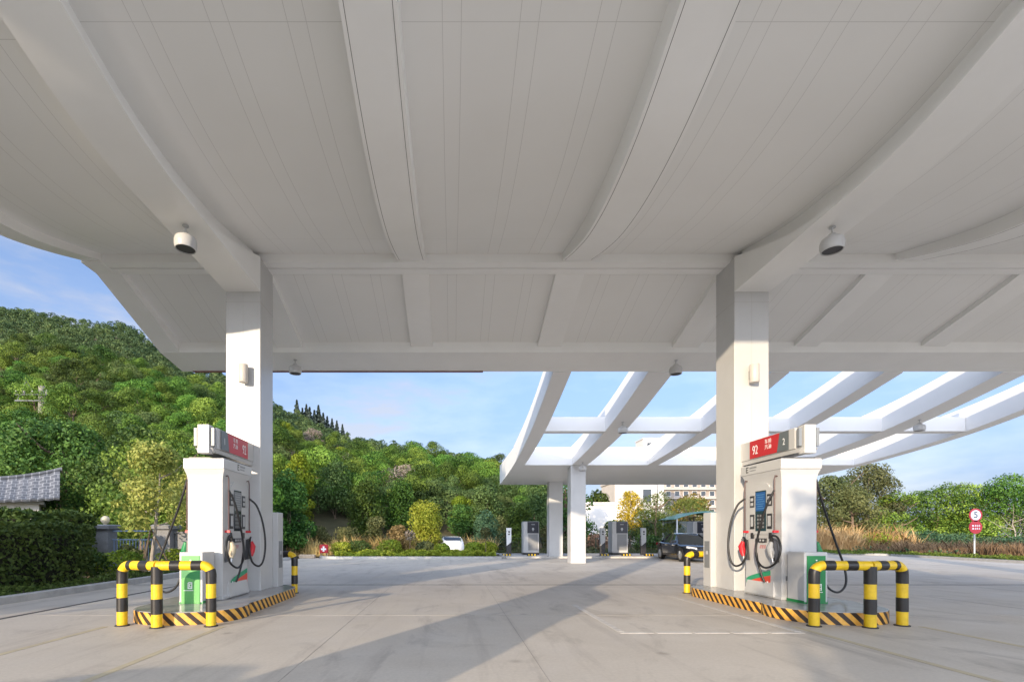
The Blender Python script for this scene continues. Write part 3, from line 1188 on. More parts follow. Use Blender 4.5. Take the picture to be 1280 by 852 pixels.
def dispenser(loc, label, s_in, lit, low_green):
    t = thing('fuel_dispenser', label, 'fuel dispenser', loc, 'white fuel dispensers on the islands')
    L, hw = 1.08, .31
    # cabinet: end pillars and a slightly recessed middle, flaring under the cap
    m = MB()
    rings = []
    for (z, e, ey) in ((0, .02, .02), (.05, .02, .02), (.075, 0, 0), (2.10, 0, 0), (2.16, .006, .004), (2.22, .018, .012), (2.27, .036, .026), (2.312, .05, .04)):
        rings.append([(-hw - e, -ey, z), (hw + e, -ey, z), (hw + e, L + ey, z), (-hw - e, L + ey, z)])
    m.loft(rings)
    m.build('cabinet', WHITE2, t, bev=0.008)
    m = MB()
    m.box(-.36, .36, -.06, L + .08, 2.316, 2.50)
    m.build('cap', WHITE2, t, bev=0.01)
    m = MB()
    m.box(-.30, .30, .02, L - .02, 2.50, 2.53)
    m.build('cap_top', DARK, t)
    for s in (-1, 1):
        mir = s * s_in            # +1: face towards the driving lane in view

        def P(u, out, z, s=s):
            # u runs 0..L from the near end
            return (s * (hw + out), u, z)
        # kick plate wedge
        m = MB()
        m.loft([[P(.16, .0, .03), P(L - .03, .0, .03), P(L - .08, .0, .30), P(.22, .0, .30)],
                [P(.16, .05, .03), P(L - .03, .05, .03), P(L - .08, .006, .30), P(.22, .006, .30)]])
        m.build('kick_plate', WHITE2, t)
        # red and green flash
        m = MB()
        if s == 1:
            zr = lambda u: .235 + .20 * ((u - .30) / .74) ** .7
        else:
            zr = lambda u: .235 + .20 * ((1.04 - u) / .74) ** .7
        us = [.30 + .74 * i / 12 for i in range(13)]
        lo = [.085 + 0 * u for u in us]
        m.mi = 0
        pts_lo = [P(u, .009, .07) for u in us]
        pts_r = [P(u, .009, max(.10, zr(u) - .03)) for u in us]
        pts_g = [P(u, .009, max(.14, zr(u) + .06)) for u in us]
        n = len(us)
        m.add(pts_lo + pts_r, [(i, i + 1, n + i + 1, n + i) for i in range(n - 1)])
        m.mi = 1
        m.add(pts_r + pts_g, [(i, i + 1, n + i + 1, n + i) for i in range(n - 1)])
        fl = m.build('colour_flash', [ORANGE, GREENS], t)
        so = fl.modifiers.new('thick', 'SOLIDIFY'); so.thickness = 0.003; so.offset = 0
        m = MB()
        for i in range(4):
            zz = .09 + i * .055
            uu = .92 if s == -1 else .40
            uu = .36
            m.box(*sorted((P(uu, .0115, 0)[0], P(uu, .0125, 0)[0])), uu, uu + .035, zz + .0, zz + .04)
        m.build('lettering', LETTER, fl)
        # display panel with arch top
        m = MB()
        u0, u1 = .20, .90
        out = []
        for i in range(9):
            a = math.pi * i / 8
            out.append((.55 + .23 * math.cos(a), 2.03 + .10 * math.sin(a)))
        poly = [(u0, 1.16), (u1, 1.16), (u1, 2.0)] + [(p[0], p[1]) for p in out] + [(u0, 2.0)]
        m.loft([[P(u, .0, z) for u, z in poly], [P(u, .022, z) for u, z in poly]])
        pn = m.build('display_panel', WHITE2, t)
        # screen
        m = MB()
        x = sorted((P(0, .018, 0)[0], P(0, .03, 0)[0]))
        m.box(*x, .40, .72, 1.22, 1.98)
        sc = m.build('screen', GLASS if not lit else SCR_DARK, t, bev=0.004)
        m = MB()
        x = sorted((P(0, .0302, 0)[0], P(0, .032, 0)[0]))
        m.box(*x, .415, .705, 1.60, 1.955)
        m.build('display', SCR_BLUE if lit else GREY, sc)
        m = MB()
        x = sorted((P(0, .0322, 0)[0], P(0, .0335, 0)[0]))
        for i in range(7):
            m.box(*x, .44 + .02 * (i % 3), .68 - .03 * (i % 2), 1.90 - i * .043, 1.908 - i * .043)
        m.build('screen_text', SCR_TEXT if lit else LGREY, sc)
        m = MB()
        x = sorted((P(0, .0305, 0)[0], P(0, .0325, 0)[0]))
        m.box(*sorted((P(0, .0302, 0)[0], P(0, .0312, 0)[0])), .44, .67, 1.265, 1.545)
        m.mi = 1
        x = sorted((P(0, .0313, 0)[0], P(0, .0325, 0)[0]))
        for i in range(4):
            for j in range(3):
                m.box(*x, .45 + j * .08, .50 + j * .08, 1.28 + i * .07, 1.32 + i * .07)
        m.build('keypad', [DARK, GREY], sc)
        # keypad and card readers either side
        for (a, b, c, d) in ((.225, .365, 1.68, 1.90), (.755, .885, 1.68, 1.90), (.225, .365, 1.26, 1.54), (.755, .885, 1.26, 1.54)):
            m = MB()
            x = sorted((P(0, .018, 0)[0], P(0, .034, 0)[0]))
            m.box(*x, a, b, c, d)
            kp = m.build('reader', DARK, t, bev=0.004)
            m = MB()
            x = sorted((P(0, .0345, 0)[0], P(0, .038, 0)[0]))
            if d - c > .25:
                m.box(*x, a + .03, b - .03, c + .05, d - .04)
            else:
                for i in range(2):
                    m.box(*x, a + .025, b - .025, c + .03 + i * .09, c + .09 + i * .09)
            m.build('slot', LGREY, kp)
        for (a, b, c, d) in ((.24, .32, 1.08, 1.19), (.79, .87, 1.08, 1.19), (.41, .72, 1.01, 1.085)):
            m = MB()
            x = sorted((P(0, .004, 0)[0], P(0, .03, 0)[0]))
            m.box(*x, a, b, c, d)
            m.build('button_panel', DARK, t, bev=0.003)
        m = MB()
        x = sorted((P(0, .0305, 0)[0], P(0, .032, 0)[0]))
        for i in range(3):
            m.box(*x, .45 + .09 * i, .50 + .09 * i, 1.03, 1.065)
        m.build('button', LGREY, t)
        m = MB()
        for i in range(3):
            for (a, b, c, d) in ((0, .045, .0, .012), (.012, .055, .022, .034), (.022, .062, .044, .056)):
                x = (.47 + i * .062)
                y0_, y1_ = (x + a, x + b) if s == 1 else (1.10 - x - a, 1.10 - x - b)
                y0_, y1_ = sorted((y0_, y1_))
                m.box(*sorted((P(0, .001, 0)[0], P(0, .0025, 0)[0])), y0_, y1_, .90 + c, .90 + d)
        m.build('red_print', RED, t)
        # hose risers and hoses
        for (uu, grip, k) in ((.10, (mat('grey_metal_nozzle', (0.26, 0.265, 0.27), .35) if lit else CREAM) if mir > 0 else GREEN, 1), (1.0, REDN, 1)):
            near = uu < .5
            m = MB()
            m.tube([P(uu, .0, 2.20), P(uu, .05, 2.21), P(uu, .065, 2.15), P(uu, .065, 1.22)], .013, 8)
            m.build('hose_riser', mat('dark_red_brown_rod', (0.10, 0.055, 0.05), 0.4), t, smooth=True)
            m = MB()
            m.mi = 0
            x = sorted((P(0, .0, 0)[0], P(0, .09, 0)[0]))
            m.box(*x, uu - .02, uu + .02, 1.19, 1.23)
            m.build('hose_clip', REDN, t)
            nz = (uu + (.05 if near else .02), .88, 1)
            if near:
                pts = [P(uu, .065, 1.95), P(uu + .08, .14, 1.72), P(uu + .20, .18, 1.35), P(uu + .33, .19, .95), P(uu + .26, .21, .68), P(uu + .02, .22, .56), P(uu - .24, .20, .66), P(uu - .33, .17, .90), P(uu - .20, .14, 1.10), P(uu + .0, .11, 1.13), P(uu + .04, .10, 1.04)]
                tail = [P(uu + .31, .20, .82), P(uu + .30, .17, .62), P(uu + .27, .13, .42), P(uu + .24, .09, .28)]
            else:
                pts = [P(uu, .065, 1.86), P(uu + .03, .20, 1.72), P(uu + .06, .31, 1.38), P(uu + .06, .36, .98), P(uu + .02, .34, .66), P(uu - .06, .28, .54), P(uu - .18, .20, .62), P(uu - .22, .16, .84), P(uu - .13, .13, 1.04), P(uu - .02, .10, 1.10)]
                tail = None
            if mir < 0 and near:
                # the far side's near hose is slack and hangs in a long loop
                pts = [P(uu, .065, 2.14), P(uu + .02, .14, 1.9), P(uu + .10, .34, 1.45), P(uu + .16, .56, .95), P(uu + .16, .70, .55), P(uu + .08, .66, .26), P(uu, .46, .12), P(uu - .04, .24, .22), P(uu - .02, .14, .50), P(uu, .12, .72)]
                tail = None
            m = MB()
            m.tube(spline(pts, 7), .019, 9)
            if tail:
                m.tube(spline(tail, 5), .019, 8)
            m.build('hose', BLACK, t, smooth=True)
            nozzle(t, P, grip, s, nz)
        # brand mark and small print on the cap edge
        cr_ = (R(90), 0, R(90) if s == 1 else R(-90))
        m = MB()
        x = sorted((P(0, .0505, 0)[0], P(0, .052, 0)[0]))
        f0 = .98 if s == -1 else .50
        dr = -1 if s == -1 else 1
        def bx(a, b, c, d):
            lo_, hi_ = sorted((f0 + dr * a, f0 + dr * b))
            m.box(*x, lo_, hi_, c, d)
        bx(0, .018, 2.36, 2.47); bx(.018, .075, 2.36, 2.378); bx(.018, .06, 2.41, 2.425); bx(.018, .075, 2.452, 2.47)
        m.build('emblem', LETTERB, t)
        m = MB()
        for i in range(5):
            bx(.115 + i * .045, .115 + i * .045 + .036, 2.425, 2.458)
            bx(.115 + i * .040, .115 + i * .040 + .028, 2.375, 2.398)
        m.build('small_print', GREY, t)
    # vents on the near end
    m = MB()
    m.box(-.24, -.20, -.008, 0, .34, .42)
    m.build('latch', GREY, t)
    return t


disp_l = dispenser((-4.38, 8.80, .2), 'white fuel dispenser with dark screen and cream nozzle, beside the left column', 1, False, True)
disp_r = dispenser((6.16, 8.80, .2), 'white fuel dispenser with glowing blue screen, beside the right column', -1, True, False)


# ---- small equipment cabinet standing at the near end of each dispenser
def end_cabinet(cx, label, light):
    t = thing('equipment_cabinet', label, 'cabinet', (cx, 8.3, .2), 'low cabinets with green fronts')
    m = MB()
    m.box(-.195, .195, 0, .42, .02, .86)
    m.build('casing', WHITE2, t, bev=0.012)
    m = MB()
    m.box(-.155, .155, -.012, -.001, .0, .80)
    fr = m.build('front_panel', GREENL if light else GREEN, t, bev=0.003)
    m = MB()
    m.box(-.20, .20, .004, .43, 0.0, .045)
    m.build('base_trim', GREEN, t)
    if light:
        n = 12
        m = MB()
        vs = []
        for i in range(n + 1):
            x = -.155 + .31 * i / n
            vs += [(x, -.0135, .42 + .02 * math.sin(i * .5)), (x, -.0135, .56 + .035 * math.cos(i * .45))]
        m.add(vs, [(2 * i, 2 * i + 2, 2 * i + 3, 2 * i + 1) for i in range(n)])
        w = m.build('wave_band', GREEN, fr)
    # emblem: an open square with a stepped stroke
    m = MB()
    z0, x0 = (.25, -.035) if light else (.22, .02)
    for (a, b, c, d) in ((0, .014, 0, .10), (.014, .075, 0, .014), (.024, .062, .028, .040), (.024, .036, .040, .085), (.036, .07, .075, .087), (.062, .075, .014, .11), (.01, .062, .097, .11)):
        m.box(x0 - .01 + a, x0 - .01 + b, -.0155, -.0138, z0 + c, z0 + d)
    m.build('emblem', LETTER, fr)
    m = MB()
    for i in range(9):
        xx = (x0 - .075) + i * .018
        m.box(xx, xx + .013, -.0155, -.0138, z0 - .035, z0 - .022)
    m.build('lettering', LETTER, fr)
    m = MB()
    m.box(-.012, .012, -.0155, -.0138, .715, .735)
    m.build('mark', LETTER, fr)
    return t


end_cabinet(-4.37, 'low cabinet with light green front and dark green wave, left island', True)
end_cabinet(6.09, 'low cabinet with plain dark green front, right island', False)


# ---- number sign boxes cantilevered from the columns
def sign_box(cx, label, s_in, number):
    """faces at x = cx -/+; s_in: side of the face looking at the driving lane"""
    t = thing('number_sign', label, 'sign', (cx, 8.55, 2.86), 'pump number signs fixed to the columns')
    L = 10.33 - 8.55
    m = MB()
    m.box(-.16, .16, .16, L, 0, .37)
    m.build('casing', WHITE2, t, bev=0.008)
    m = MB()
    m.box(-.10, .10, 0, .16, -.10, .395)
    m.build('end_post', WHITE2, t, bev=0.01)
    m = MB()
    m.loft([[(-.14, .1, -.075), (.14, .1, -.075), (.14, L, -.075), (-.14, L, -.075)], [(-.15, .02, -.005), (.15, .02, -.005), (.15, L, -.005), (-.15, L, -.005)]])
    m.build('tray', WHITE2, t)
    for s in (-1, 1):
        x = sorted((s * .162, s * .172))
        m = MB()
        m.box(*x, .50, 1.46, .012, .358)
        # right-slanted split between the red and the grey field
        fc = m.build('sign_face', RED, t, bev=0.002)
        m = MB()
        a = s * .1735
        d = s * .0015
        q = [(.30, .012), (.50, .012), (.62, .012), (.545, .358), (.30, .358)]
        m.loft([[(a - d, y_, z_) for y_, z_ in q], [(a + d, y_, z_) for y_, z_ in q]])
        m.build('grey_field', mat('sign_grey', (0.13, 0.15, 0.16), 0.4), t)
        rot = (R(90), 0, R(90) if s == 1 else R(-90))
        xo = s * .1752
        text_mesh('92', .25, 'lettering', LETTER, fc, (xo, 1.28, .16), rot, .0015, sx=.72)
        for i, (ch, dy, dz) in enumerate((('车', .045, .06), ('用', -.045, .06), ('汽', .045, -.045), ('油', -.045, -.045))):
            yy = .88 + (dy if s == -1 else -dy) * 1.15
            text_mesh(ch, .095, 'lettering', LETTER, fc, (xo, yy, .205 + dz), rot, .0015)
        text_mesh(number, .17, 'lettering', LETTER, fc, (xo, .43, .17), rot, .0015, sx=.8)
        m = MB()
        m.box(*sorted((s * .125, s * .175)), .03, .09, .03, .34)
        m.build('end_block', mat('sign_end_grey', (0.22, 0.24, 0.26), 0.4), t)  # plain grey end block of the sign panel
    return t


sign_l = sign_box(-4.29, 'red number sign reading 1 and 92 over the left dispenser', 1, '1')
sign_r = sign_box(6.18, 'red number sign reading 92 and 2 over the right dispenser', -1, '2')


# ---- cabinets behind the columns
def back_cabinet(cx, label):
    t = thing('control_cabinet', label, 'cabinet', (cx, 11.06, .19), 'tall cabinets behind the columns')
    m = MB()
    m.box(-.47, .47, .0, .33, 0, 1.66)
    m.build('casing', WHITE2, t, bev=0.01)
    for s in (-1, 1):
        m = MB()
        m.box(*sorted((s * .471, s * .476)), .05, .27, .42, 1.02)
        m.build('side_grille', GREY, t)
        m = MB()
        m.box(*sorted((s * .477, s * .482)), .12, .20, .72, .80)
        m.build('lock', LGREY, t)
    return t


back_cabinet(-4.35, 'white control cabinet behind the left column')
back_cabinet(6.24, 'white control cabinet behind the right column')

# front row of pumps behind the camera: they throw the band of shade over the concrete
for src, lab in ((disp_l, 'white fuel dispenser of the front row, left of the camera'), ):
    c = copy_tree(src, (src.location.x, -2.60, src.location.z), lab)
c = copy_tree(sign_l, (sign_l.location.x, -2.85, sign_l.location.z), 'red number sign of the front row, left of the camera')
c = copy_tree(isl_l, (isl_l.location.x, -2.9, 0), 'grey pump island of the front row, left of the camera')

# ================================================================== LAMPS
def wall_lamp(x, label):
    t = thing('wall_lamp', label, 'lamp', (x, 10.33, 4.48), 'up and down lamps on the columns')
    m = MB()
    m.lathe([(.085, 0), (.09, .008), (.09, .362), (.085, .37)], (0, -.13, 0), 24)
    m.build('lamp_body', mat('beige_lamp_metal', (0.55, 0.52, 0.48), 0.35), t, smooth=True)
    m = MB()
    m.box(-.045, .045, -.05, 0, .10, .27)
    m.build('bracket', GREY, t, bev=0.005)
    return t


wall_lamp(-4.29, 'beige cylinder wall lamp on the left column')
wall_lamp(6.22, 'beige cylinder wall lamp on the right column')


def pendant():
    t = thing('pendant_light', 'x', 'light', (0, 0, 0), 'round white pendant lights under the beams')
    m = MB()
    m.tube([(0, 0, .0), (0, 0, -.16)], .012, 8)
    m.lathe([(.05, -.012), (.05, 0)], (0, 0, 0), 16)
    m.build('rod', LGREY, t, smooth=True)
    m = MB()
    m.lathe([(.0, -.10), (.045, -.11), (.075, -.15), (.085, -.165), (.12, -.175), (.155, -.20), (.172, -.25), (.172, -.33), (.155, -.385), (.145, -.388), (.142, -.36), (.0, -.355)], (0, 0, 0), 28)
    m.build('lamp_shade', WHITE2, t, smooth=True)
    m = MB()
    m.lathe([(.141, -.372), (.141, -.366)], (0, 0, 0), 28)
    m.build('lens', DARK, t, smooth=True)
    return t


pd = pendant()
spots = [(-4.35, 8.1, 6.39, 1.0, 'large white pendant light in front of the left column'),
         (6.24, 8.14, 6.39, 1.0, 'large white pendant light in front of the right column'),
         (-4.33, 13.7, 6.18, 1.0, 'white pendant light under the rear eave near the left column'),
         (6.2, 13.74, 6.18, 1.0, 'white pendant light under the rear eave near the right column'),
         (6.06, 17.6, per_z(17.6), 1.0, 'white pendant light under the second pergola beam'),
         (16.4, 17.4, per_z(17.4), 1.0, 'white pendant light under the outer right pergola beam'),
         (6.06, 23.0, per_z(23.0), 1.0, 'white pendant light at the head of the front pergola column')]
for i, (x, y, z, s, lab) in enumerate(spots):
    o = pd if i == 0 else copy_tree(pd)
    o.location = (x, y, z)
    o['label'] = lab

# ================================================================== EV CHARGERS
def charger_post(x, y, label, lb):
    t = thing('charging_post', label, 'charger', (x, y, .1), 'slim charging posts on the platform')
    m = MB()
    m.loft([[(-.15, -.1, 0), (.15, -.1, 0), (.15, .12, 0), (-.15, .12, 0)], [(-.15, -.1, .55), (.15, -.1, .80), (.15, .12, .80), (-.15, .12, .55)]])
    m.build('lower_body', DARK, t, bev=0.01)
    m = MB()
    m.loft([[(-.15, -.105, .55), (.15, -.105, .80), (.15, .12, .80), (-.15, .12, .55)], [(-.15, -.105, 1.68), (.15, -.105, 1.68), (.15, .12, 1.68), (-.15, .12, 1.68)]])
    m.build('upper_body', lb, t, bev=0.015)
    m = MB()
    m.lathe([(.055, -.118), (.055, -.106)], (0, 0, 1.44), 18, 'y')
    m.box(-.05, .05, -.112, -.106, 1.25, 1.33)
    m.build('display', DARK, t)
    m = MB()
    m.tube(spline([(-.16, 0, 1.2), (-.24, -.06, .8), (-.2, -.1, .45), (-.16, -.05, .75), (-.155, 0, 1.0)], 6), .018, 7)
    m.build('cable', BLACK, t, smooth=True)
    return t


def charger_cabinet(x, y, label, grey):
    t = thing('charging_cabinet', label, 'charger', (x, y, .1), 'wide fast charging cabinets on the platform')
    m = MB()
    m.box(-.50, .50, 0, .8, 0, .13)
    m.build('plinth', DARK, t)
    m = MB()
    m.box(-.49, .49, -.02, .82, .131, 2.08)
    m.build('casing', mat('charger_silver', (0.50, 0.50, 0.50), 0.4), t, bev=0.02)
    m = MB()
    m.box(-.24, .46, -.035, -.021, 1.35, 2.06)
    hd = m.build('head_panel', mat('charger_dark', (0.025, 0.027, 0.04), 0.3), t, bev=0.006)
    m = MB()
    m.lathe([(.07, -.041), (.07, -.036)], (.11, 0, 1.62), 20, 'y')
    m.box(0, .22, -.040, -.036, 1.88, 1.91)
    m.box(.06, .16, -.0405, -.036, 1.50, 1.535)
    m.build('emblem', LGREY, hd)
    m = MB()
    m.box(-.20, .42, -.03, -.021, .28, 1.31)
    gr = m.build('grille', mat('charger_grille', (0.30, 0.30, 0.305), 0.5), t, bev=0.004)
    m = MB()
    for i in range(16):
        m.box(-.17, .39, -.034, -.0305, .32 + i * .06, .35 + i * .06)
    m.build('slats', GREY, gr)
    m = MB()
    m.tube(spline([(.5, .2, 1.35), (.6, .1, 1.0), (.62, .05, .5), (.55, .1, .3), (.5, .2, .7)], 6), .025, 7)
    m.build('cable', BLACK, t, smooth=True)
    return t


CY = 31.0
for x, lab, mt in ((3.55, 'slim white charging post left of the silver charging cabinet', LETTER), (9.4, 'slim grey charging post right of the front pergola column', LGREY), (11.95, 'slim charging post behind the black sedan', LGREY)):
    charger_post(x, CY, lab, mt)
for x, lab in ((4.95, 'silver charging cabinet left of the pergola columns'), (10.5, 'silver charging cabinet between two slim posts'), (15.55, 'silver charging cabinet behind the black sedan')):
    charger_cabinet(x, CY, lab, True)

# wheel stops
ws0 = thing('wheel_stop', 'x', 'wheel stop', (0, 0, 0), 'black and yellow wheel stops before the chargers')
m = MB()
m.loft([[(x, -.07, 0), (x, .07, 0), (x, .04, .11), (x, -.04, .11)] for x in (-.28, .28)])
m.build('rubber_block', BLACK, ws0)
m = MB()
for x in (-.20, -.02, .16):
    m.loft([[(x0, -.0715, 0.003), (x0, .0715, 0.003), (x0, .0412, .1125), (x0, -.0412, .1125)] for x0 in (x, x + .07)])
m.build('yellow_bands', YEL, ws0)
stops = [(3.25, 'wheel stop in front of the leftmost slim white post'), (4.75, 'wheel stop in front of the left silver cabinet'), (9.1, 'wheel stop in front of the slim grey post by the column'),
         (10.4, 'wheel stop in front of the middle silver cabinet'), (11.75, 'wheel stop in front of the slim post by the sedan')]
for i, (x, lab) in enumerate(stops):
    o = ws0 if i == 0 else copy_tree(ws0)
    o.location = (x, 29.6, .1)
    o['label'] = lab


# ================================================================== CARS
def at(px, y):
    return (px - 565) / 620.0 * y


def car(name, label, loc, rz, paint, prof, roof, W=1.84, wheels=(.95, 3.85), rad=.335, L=4.8):
    """local: front at x=0 heading -x .. rear at x=L; prof: list of (x, z_bottom, z_shoulder, half width factor); roof: (x, z, wf)"""
    t = thing(name, label, 'car', loc, None, rz)
    hw = W / 2
    m = MB()
    rings = []
    for (x, zb, zs, wf) in prof:
        w = hw * wf
        rings.append([(x, -w * .86, zb), (x, -w * .99, zb + .10), (x, -w, zb + (zs - zb) * .55), (x, -w * .96, zs - .05), (x, -w * .86, zs),
                      (x, w * .86, zs), (x, w * .96, zs - .05), (x, w, zb + (zs - zb) * .55), (x, w * .99, zb + .10), (x, w * .86, zb)])
    m.loft(rings)
    body = m.build('body', paint, t, smooth=True, bev=0)
    # glasshouse: dark glass loft with painted roof skin
    m = MB()
    rings = []
    for (x, z, wf) in roof:
        zb = .86
        w = hw * wf
        z = max(z, zb + .01)
        rings.append([(x, -hw * .85, zb), (x, -w - (hw * .85 - w) * .35, zb + (z - zb) * .6), (x, -w, z - .03), (x, -w * .8, z), (x, w * .8, z), (x, w, z - .03), (x, w + (hw * .85 - w) * .35, zb + (z - zb) * .6), (x, hw * .85, zb)])
    m.loft(rings)
    m.build('windows', GLASS, t, smooth=True)
    m = MB()
    mids = [r for r in roof if r[1] > max(q[1] for q in roof) - .16]
    m.loft([[(x, -hw * wf * 1.005, z - .045), (x, -hw * wf * .8, z + .008), (x, hw * wf * .8, z + .008), (x, hw * wf * 1.005, z - .045)] for x, z, wf in mids])
    m.build('roof', paint, t, smooth=True)
    # pillars
    xa, xe = roof[1], roof[-2]
    for s in (-1, 1):
        for (x0, x1) in ((roof[0][0], mids[0][0]), ((mids[0][0] + mids[-1][0]) / 2 + .02, (mids[0][0] + mids[-1][0]) / 2), (roof[-1][0], mids[-1][0])):
            m = MB()
            m.tube([(x0, s * hw * .85, .87), (x1, s * hw * mids[0][2] * .985, max(q[1] for q in roof) - .06)], .03, 6)
            m.build('pillar', paint if x0 != x1 + .02 else BLACK, t)
        m = MB()
        m.loft([[(roof[0][0] + .35 + a, s * (hw * .86 + b), .95 + c) for (a, c) in ((0, 0), (.16, 0), (.16, .12), (0, .10))] for b in (0.0, .17)])
        m.build('mirror', paint, t, bev=0.02)
        for wx in wheels:
            m = MB()
            m.lathe([(rad * .6, -.10), (rad * .97, -.105), (rad, -.06), (rad, .06), (rad * .97, .105), (rad * .6, .10)], (wx, s * (hw - .10), rad), 26, 'x')
            # lathe axis is x: turn to the car's cross axis
            m.v = [(wx + (p[1] - s * (hw - .10)), s * (hw - .10) + (p[0] - wx), p[2]) for p in m.v]
            wh = m.build('wheel', BLACK, t, smooth=True)
            m = MB()
            yo = s * (hw + .006)
            m.lathe([(rad * .66, -.02), (rad * .66, .0), (rad * .6, .006)], (0, 0, 0), 24, 'y')
            if s < 0:
                pass
            m.v = [(wx + p[0], yo + s * p[1], rad + p[2]) for p in m.v]
            for k in range(5):
                a = 2 * math.pi * k / 5
                m.tube([(wx, yo + s * .012, rad), (wx + math.cos(a) * rad * .6, yo + s * .008, rad + math.sin(a) * rad * .6)], .03, 6)
            m.build('rim', STEEL, wh, smooth=True)
            # dark arch
            m = MB()
            arc = [(wx + math.cos(a) * (rad + .05), rad + math.sin(a) * (rad + .05)) for a in [math.pi * k / 12 for k in range(13)]]
            m.loft([[(x, s * (hw - .19), z) for x, z in arc] + [(wx, s * (hw - .19), rad)], [(x, s * (hw + .001), z) for x, z in arc] + [(wx, s * (hw + .001), rad)]])
            m.build('wheel_arch', BLACK, t)
        m = MB()
        m.loft([[(.02 + d, s * (hw * .50), .62), (.30 + d, s * hw * .925, .70), (.30 + d, s * hw * .915, .79), (.06 + d, s * hw * .50, .72)] for d in (0.0, .06)])
        m.build('headlight', mat('headlight_glass', (0.55, 0.56, 0.58), 0.1), t)
        m = MB()
        m.loft([[(L - .09 - d, s * hw * .50, .78), (L - .10 - d, s * hw * .90, .78), (L - .10 - d, s * hw * .90, .92), (L - .09 - d, s * hw * .50, .90)] for d in (0.0, -.07)])
        m.build('tail_light', mat('tail_light_red', (0.3, 0.01, 0.01), 0.2), t)
        for dx in (1.95, 2.95):
            m = MB()
            m.box(dx, dx + .16, *sorted((s * hw * .985, s * (hw * .985 + .03))), .80, .825)
            m.build('handle', STEEL, t)
    m = MB()
    m.box(-.035, .03, -.5, .5, .28, .42)
    m.build('grille', BLACK, t, bev=0.01)
    return t


SED = [(0.0, .32, .52, .62), (.08, .22, .66, .84), (.35, .18, .74, .95), (.95, .17, .83, 1.0), (1.55, .17, .90, 1.0), (2.6, .17, .92, 1.0), (3.6, .17, .95, 1.0), (4.3, .20, .98, .97), (4.65, .26, .97, .88), (4.8, .36, .82, .72)]
SEDR = [(1.42, .87, .80), (1.95, 1.20, .70), (2.35, 1.395, .62), (2.8, 1.45, .60), (3.3, 1.42, .60), (3.8, 1.25, .64), (4.35, .93, .74)]
BLACKP = mat('black_car_paint', (0.008, 0.009, 0.014), 0.16, coat=0.35, spec=0.3)
sed = car('parked_car', 'black sedan parked under the charging pergola, facing the camera', (12.35, 24.0, 0), R(90) + R(-4), BLACKP, SED, SEDR)
copy_tree(sed, (-5.9, -4.3, 0), 'black sedan added behind the camera to shade the left foreground', R(90))  # unseen copy of the sedan, added to shade the lower left ground
WHITEP = mat('white_car_paint', (0.78, 0.78, 0.79), 0.2, coat=0.6)
VAN = [(0.0, .34, .80, .84), (.06, .22, 1.0, .94), (.45, .2, 1.18, .98), (1.0, .2, 1.38, 1.0), (1.3, .2, 1.46, 1.0), (2.8, .2, 1.48, 1.0), (3.75, .22, 1.46, .99), (3.95, .3, 1.36, .95)]
VANR = [(.50, 1.19, .86), (.85, 1.36, .84), (1.25, 1.52, .80), (2.4, 1.56, .80), (3.4, 1.54, .80), (3.8, 1.5, .80), (3.9, 1.4, .84)]
vn = car('parked_car', 'white small van half hidden behind the yellow green shrubs at the foot of the hill', (at(568, 33.9), 33.4, -.12), R(90) + R(9), WHITEP, VAN, VANR, W=1.66, wheels=(.72, 3.1), rad=.29, L=3.95)
vn.scale = (.88, .88, .88)

# ================================================================== VEGETATION
def RNG(s):
    return np.random.default_rng(s)


# ---- prototype hillside trees: umbrella crowns made of many leafy puffs
def hill_tree_mesh(seed, Rr, H, n, pr, nleaf, leaf, lm, flat=.8, trunk=True, rand=.32):
    rng = RNG(seed)
    P = crown_puffs(rng, Rr, H * .36, H, n, pr, flat)
    low = crown_puffs(rng, Rr * .9, H * .2, H * .6, max(3, n // 3), pr * .8, flat)
    P = np.concatenate([P, low])
    v, t = puff_leaves(P, nleaf, leaf, rng, rand, .7, .5, .68)
    parts = [(v, 4, t, 0)]
    if trunk:
        parts.append(soup(trunk_parts(rng, H * .6, .09 + .012 * H, Rr * .5, 4), 4, 1))
    return mesh_np('hillside_tree', parts, [lm, BARK])


kinds = []
for k in range(5):
    kinds.append((hill_tree_mesh(100 + k, 2.0 + .2 * k, 4.3 + .3 * k, 20 + k, .74, 9000, .115, LF_HILL), 'mid'))
for k in range(2):
    kinds.append((hill_tree_mesh(120 + k, 2.1, 4.4, 19, .72, 8500, .115, LF_HILL2), 'dull'))
limek = hill_tree_mesh(140, 1.8, 4.2, 18, .68, 7500, .115, LF_LIME)
barek = hill_tree_mesh(150, 1.8, 4.0, 14, .75, 2000, .13, LF_TWIG, rand=1.0)

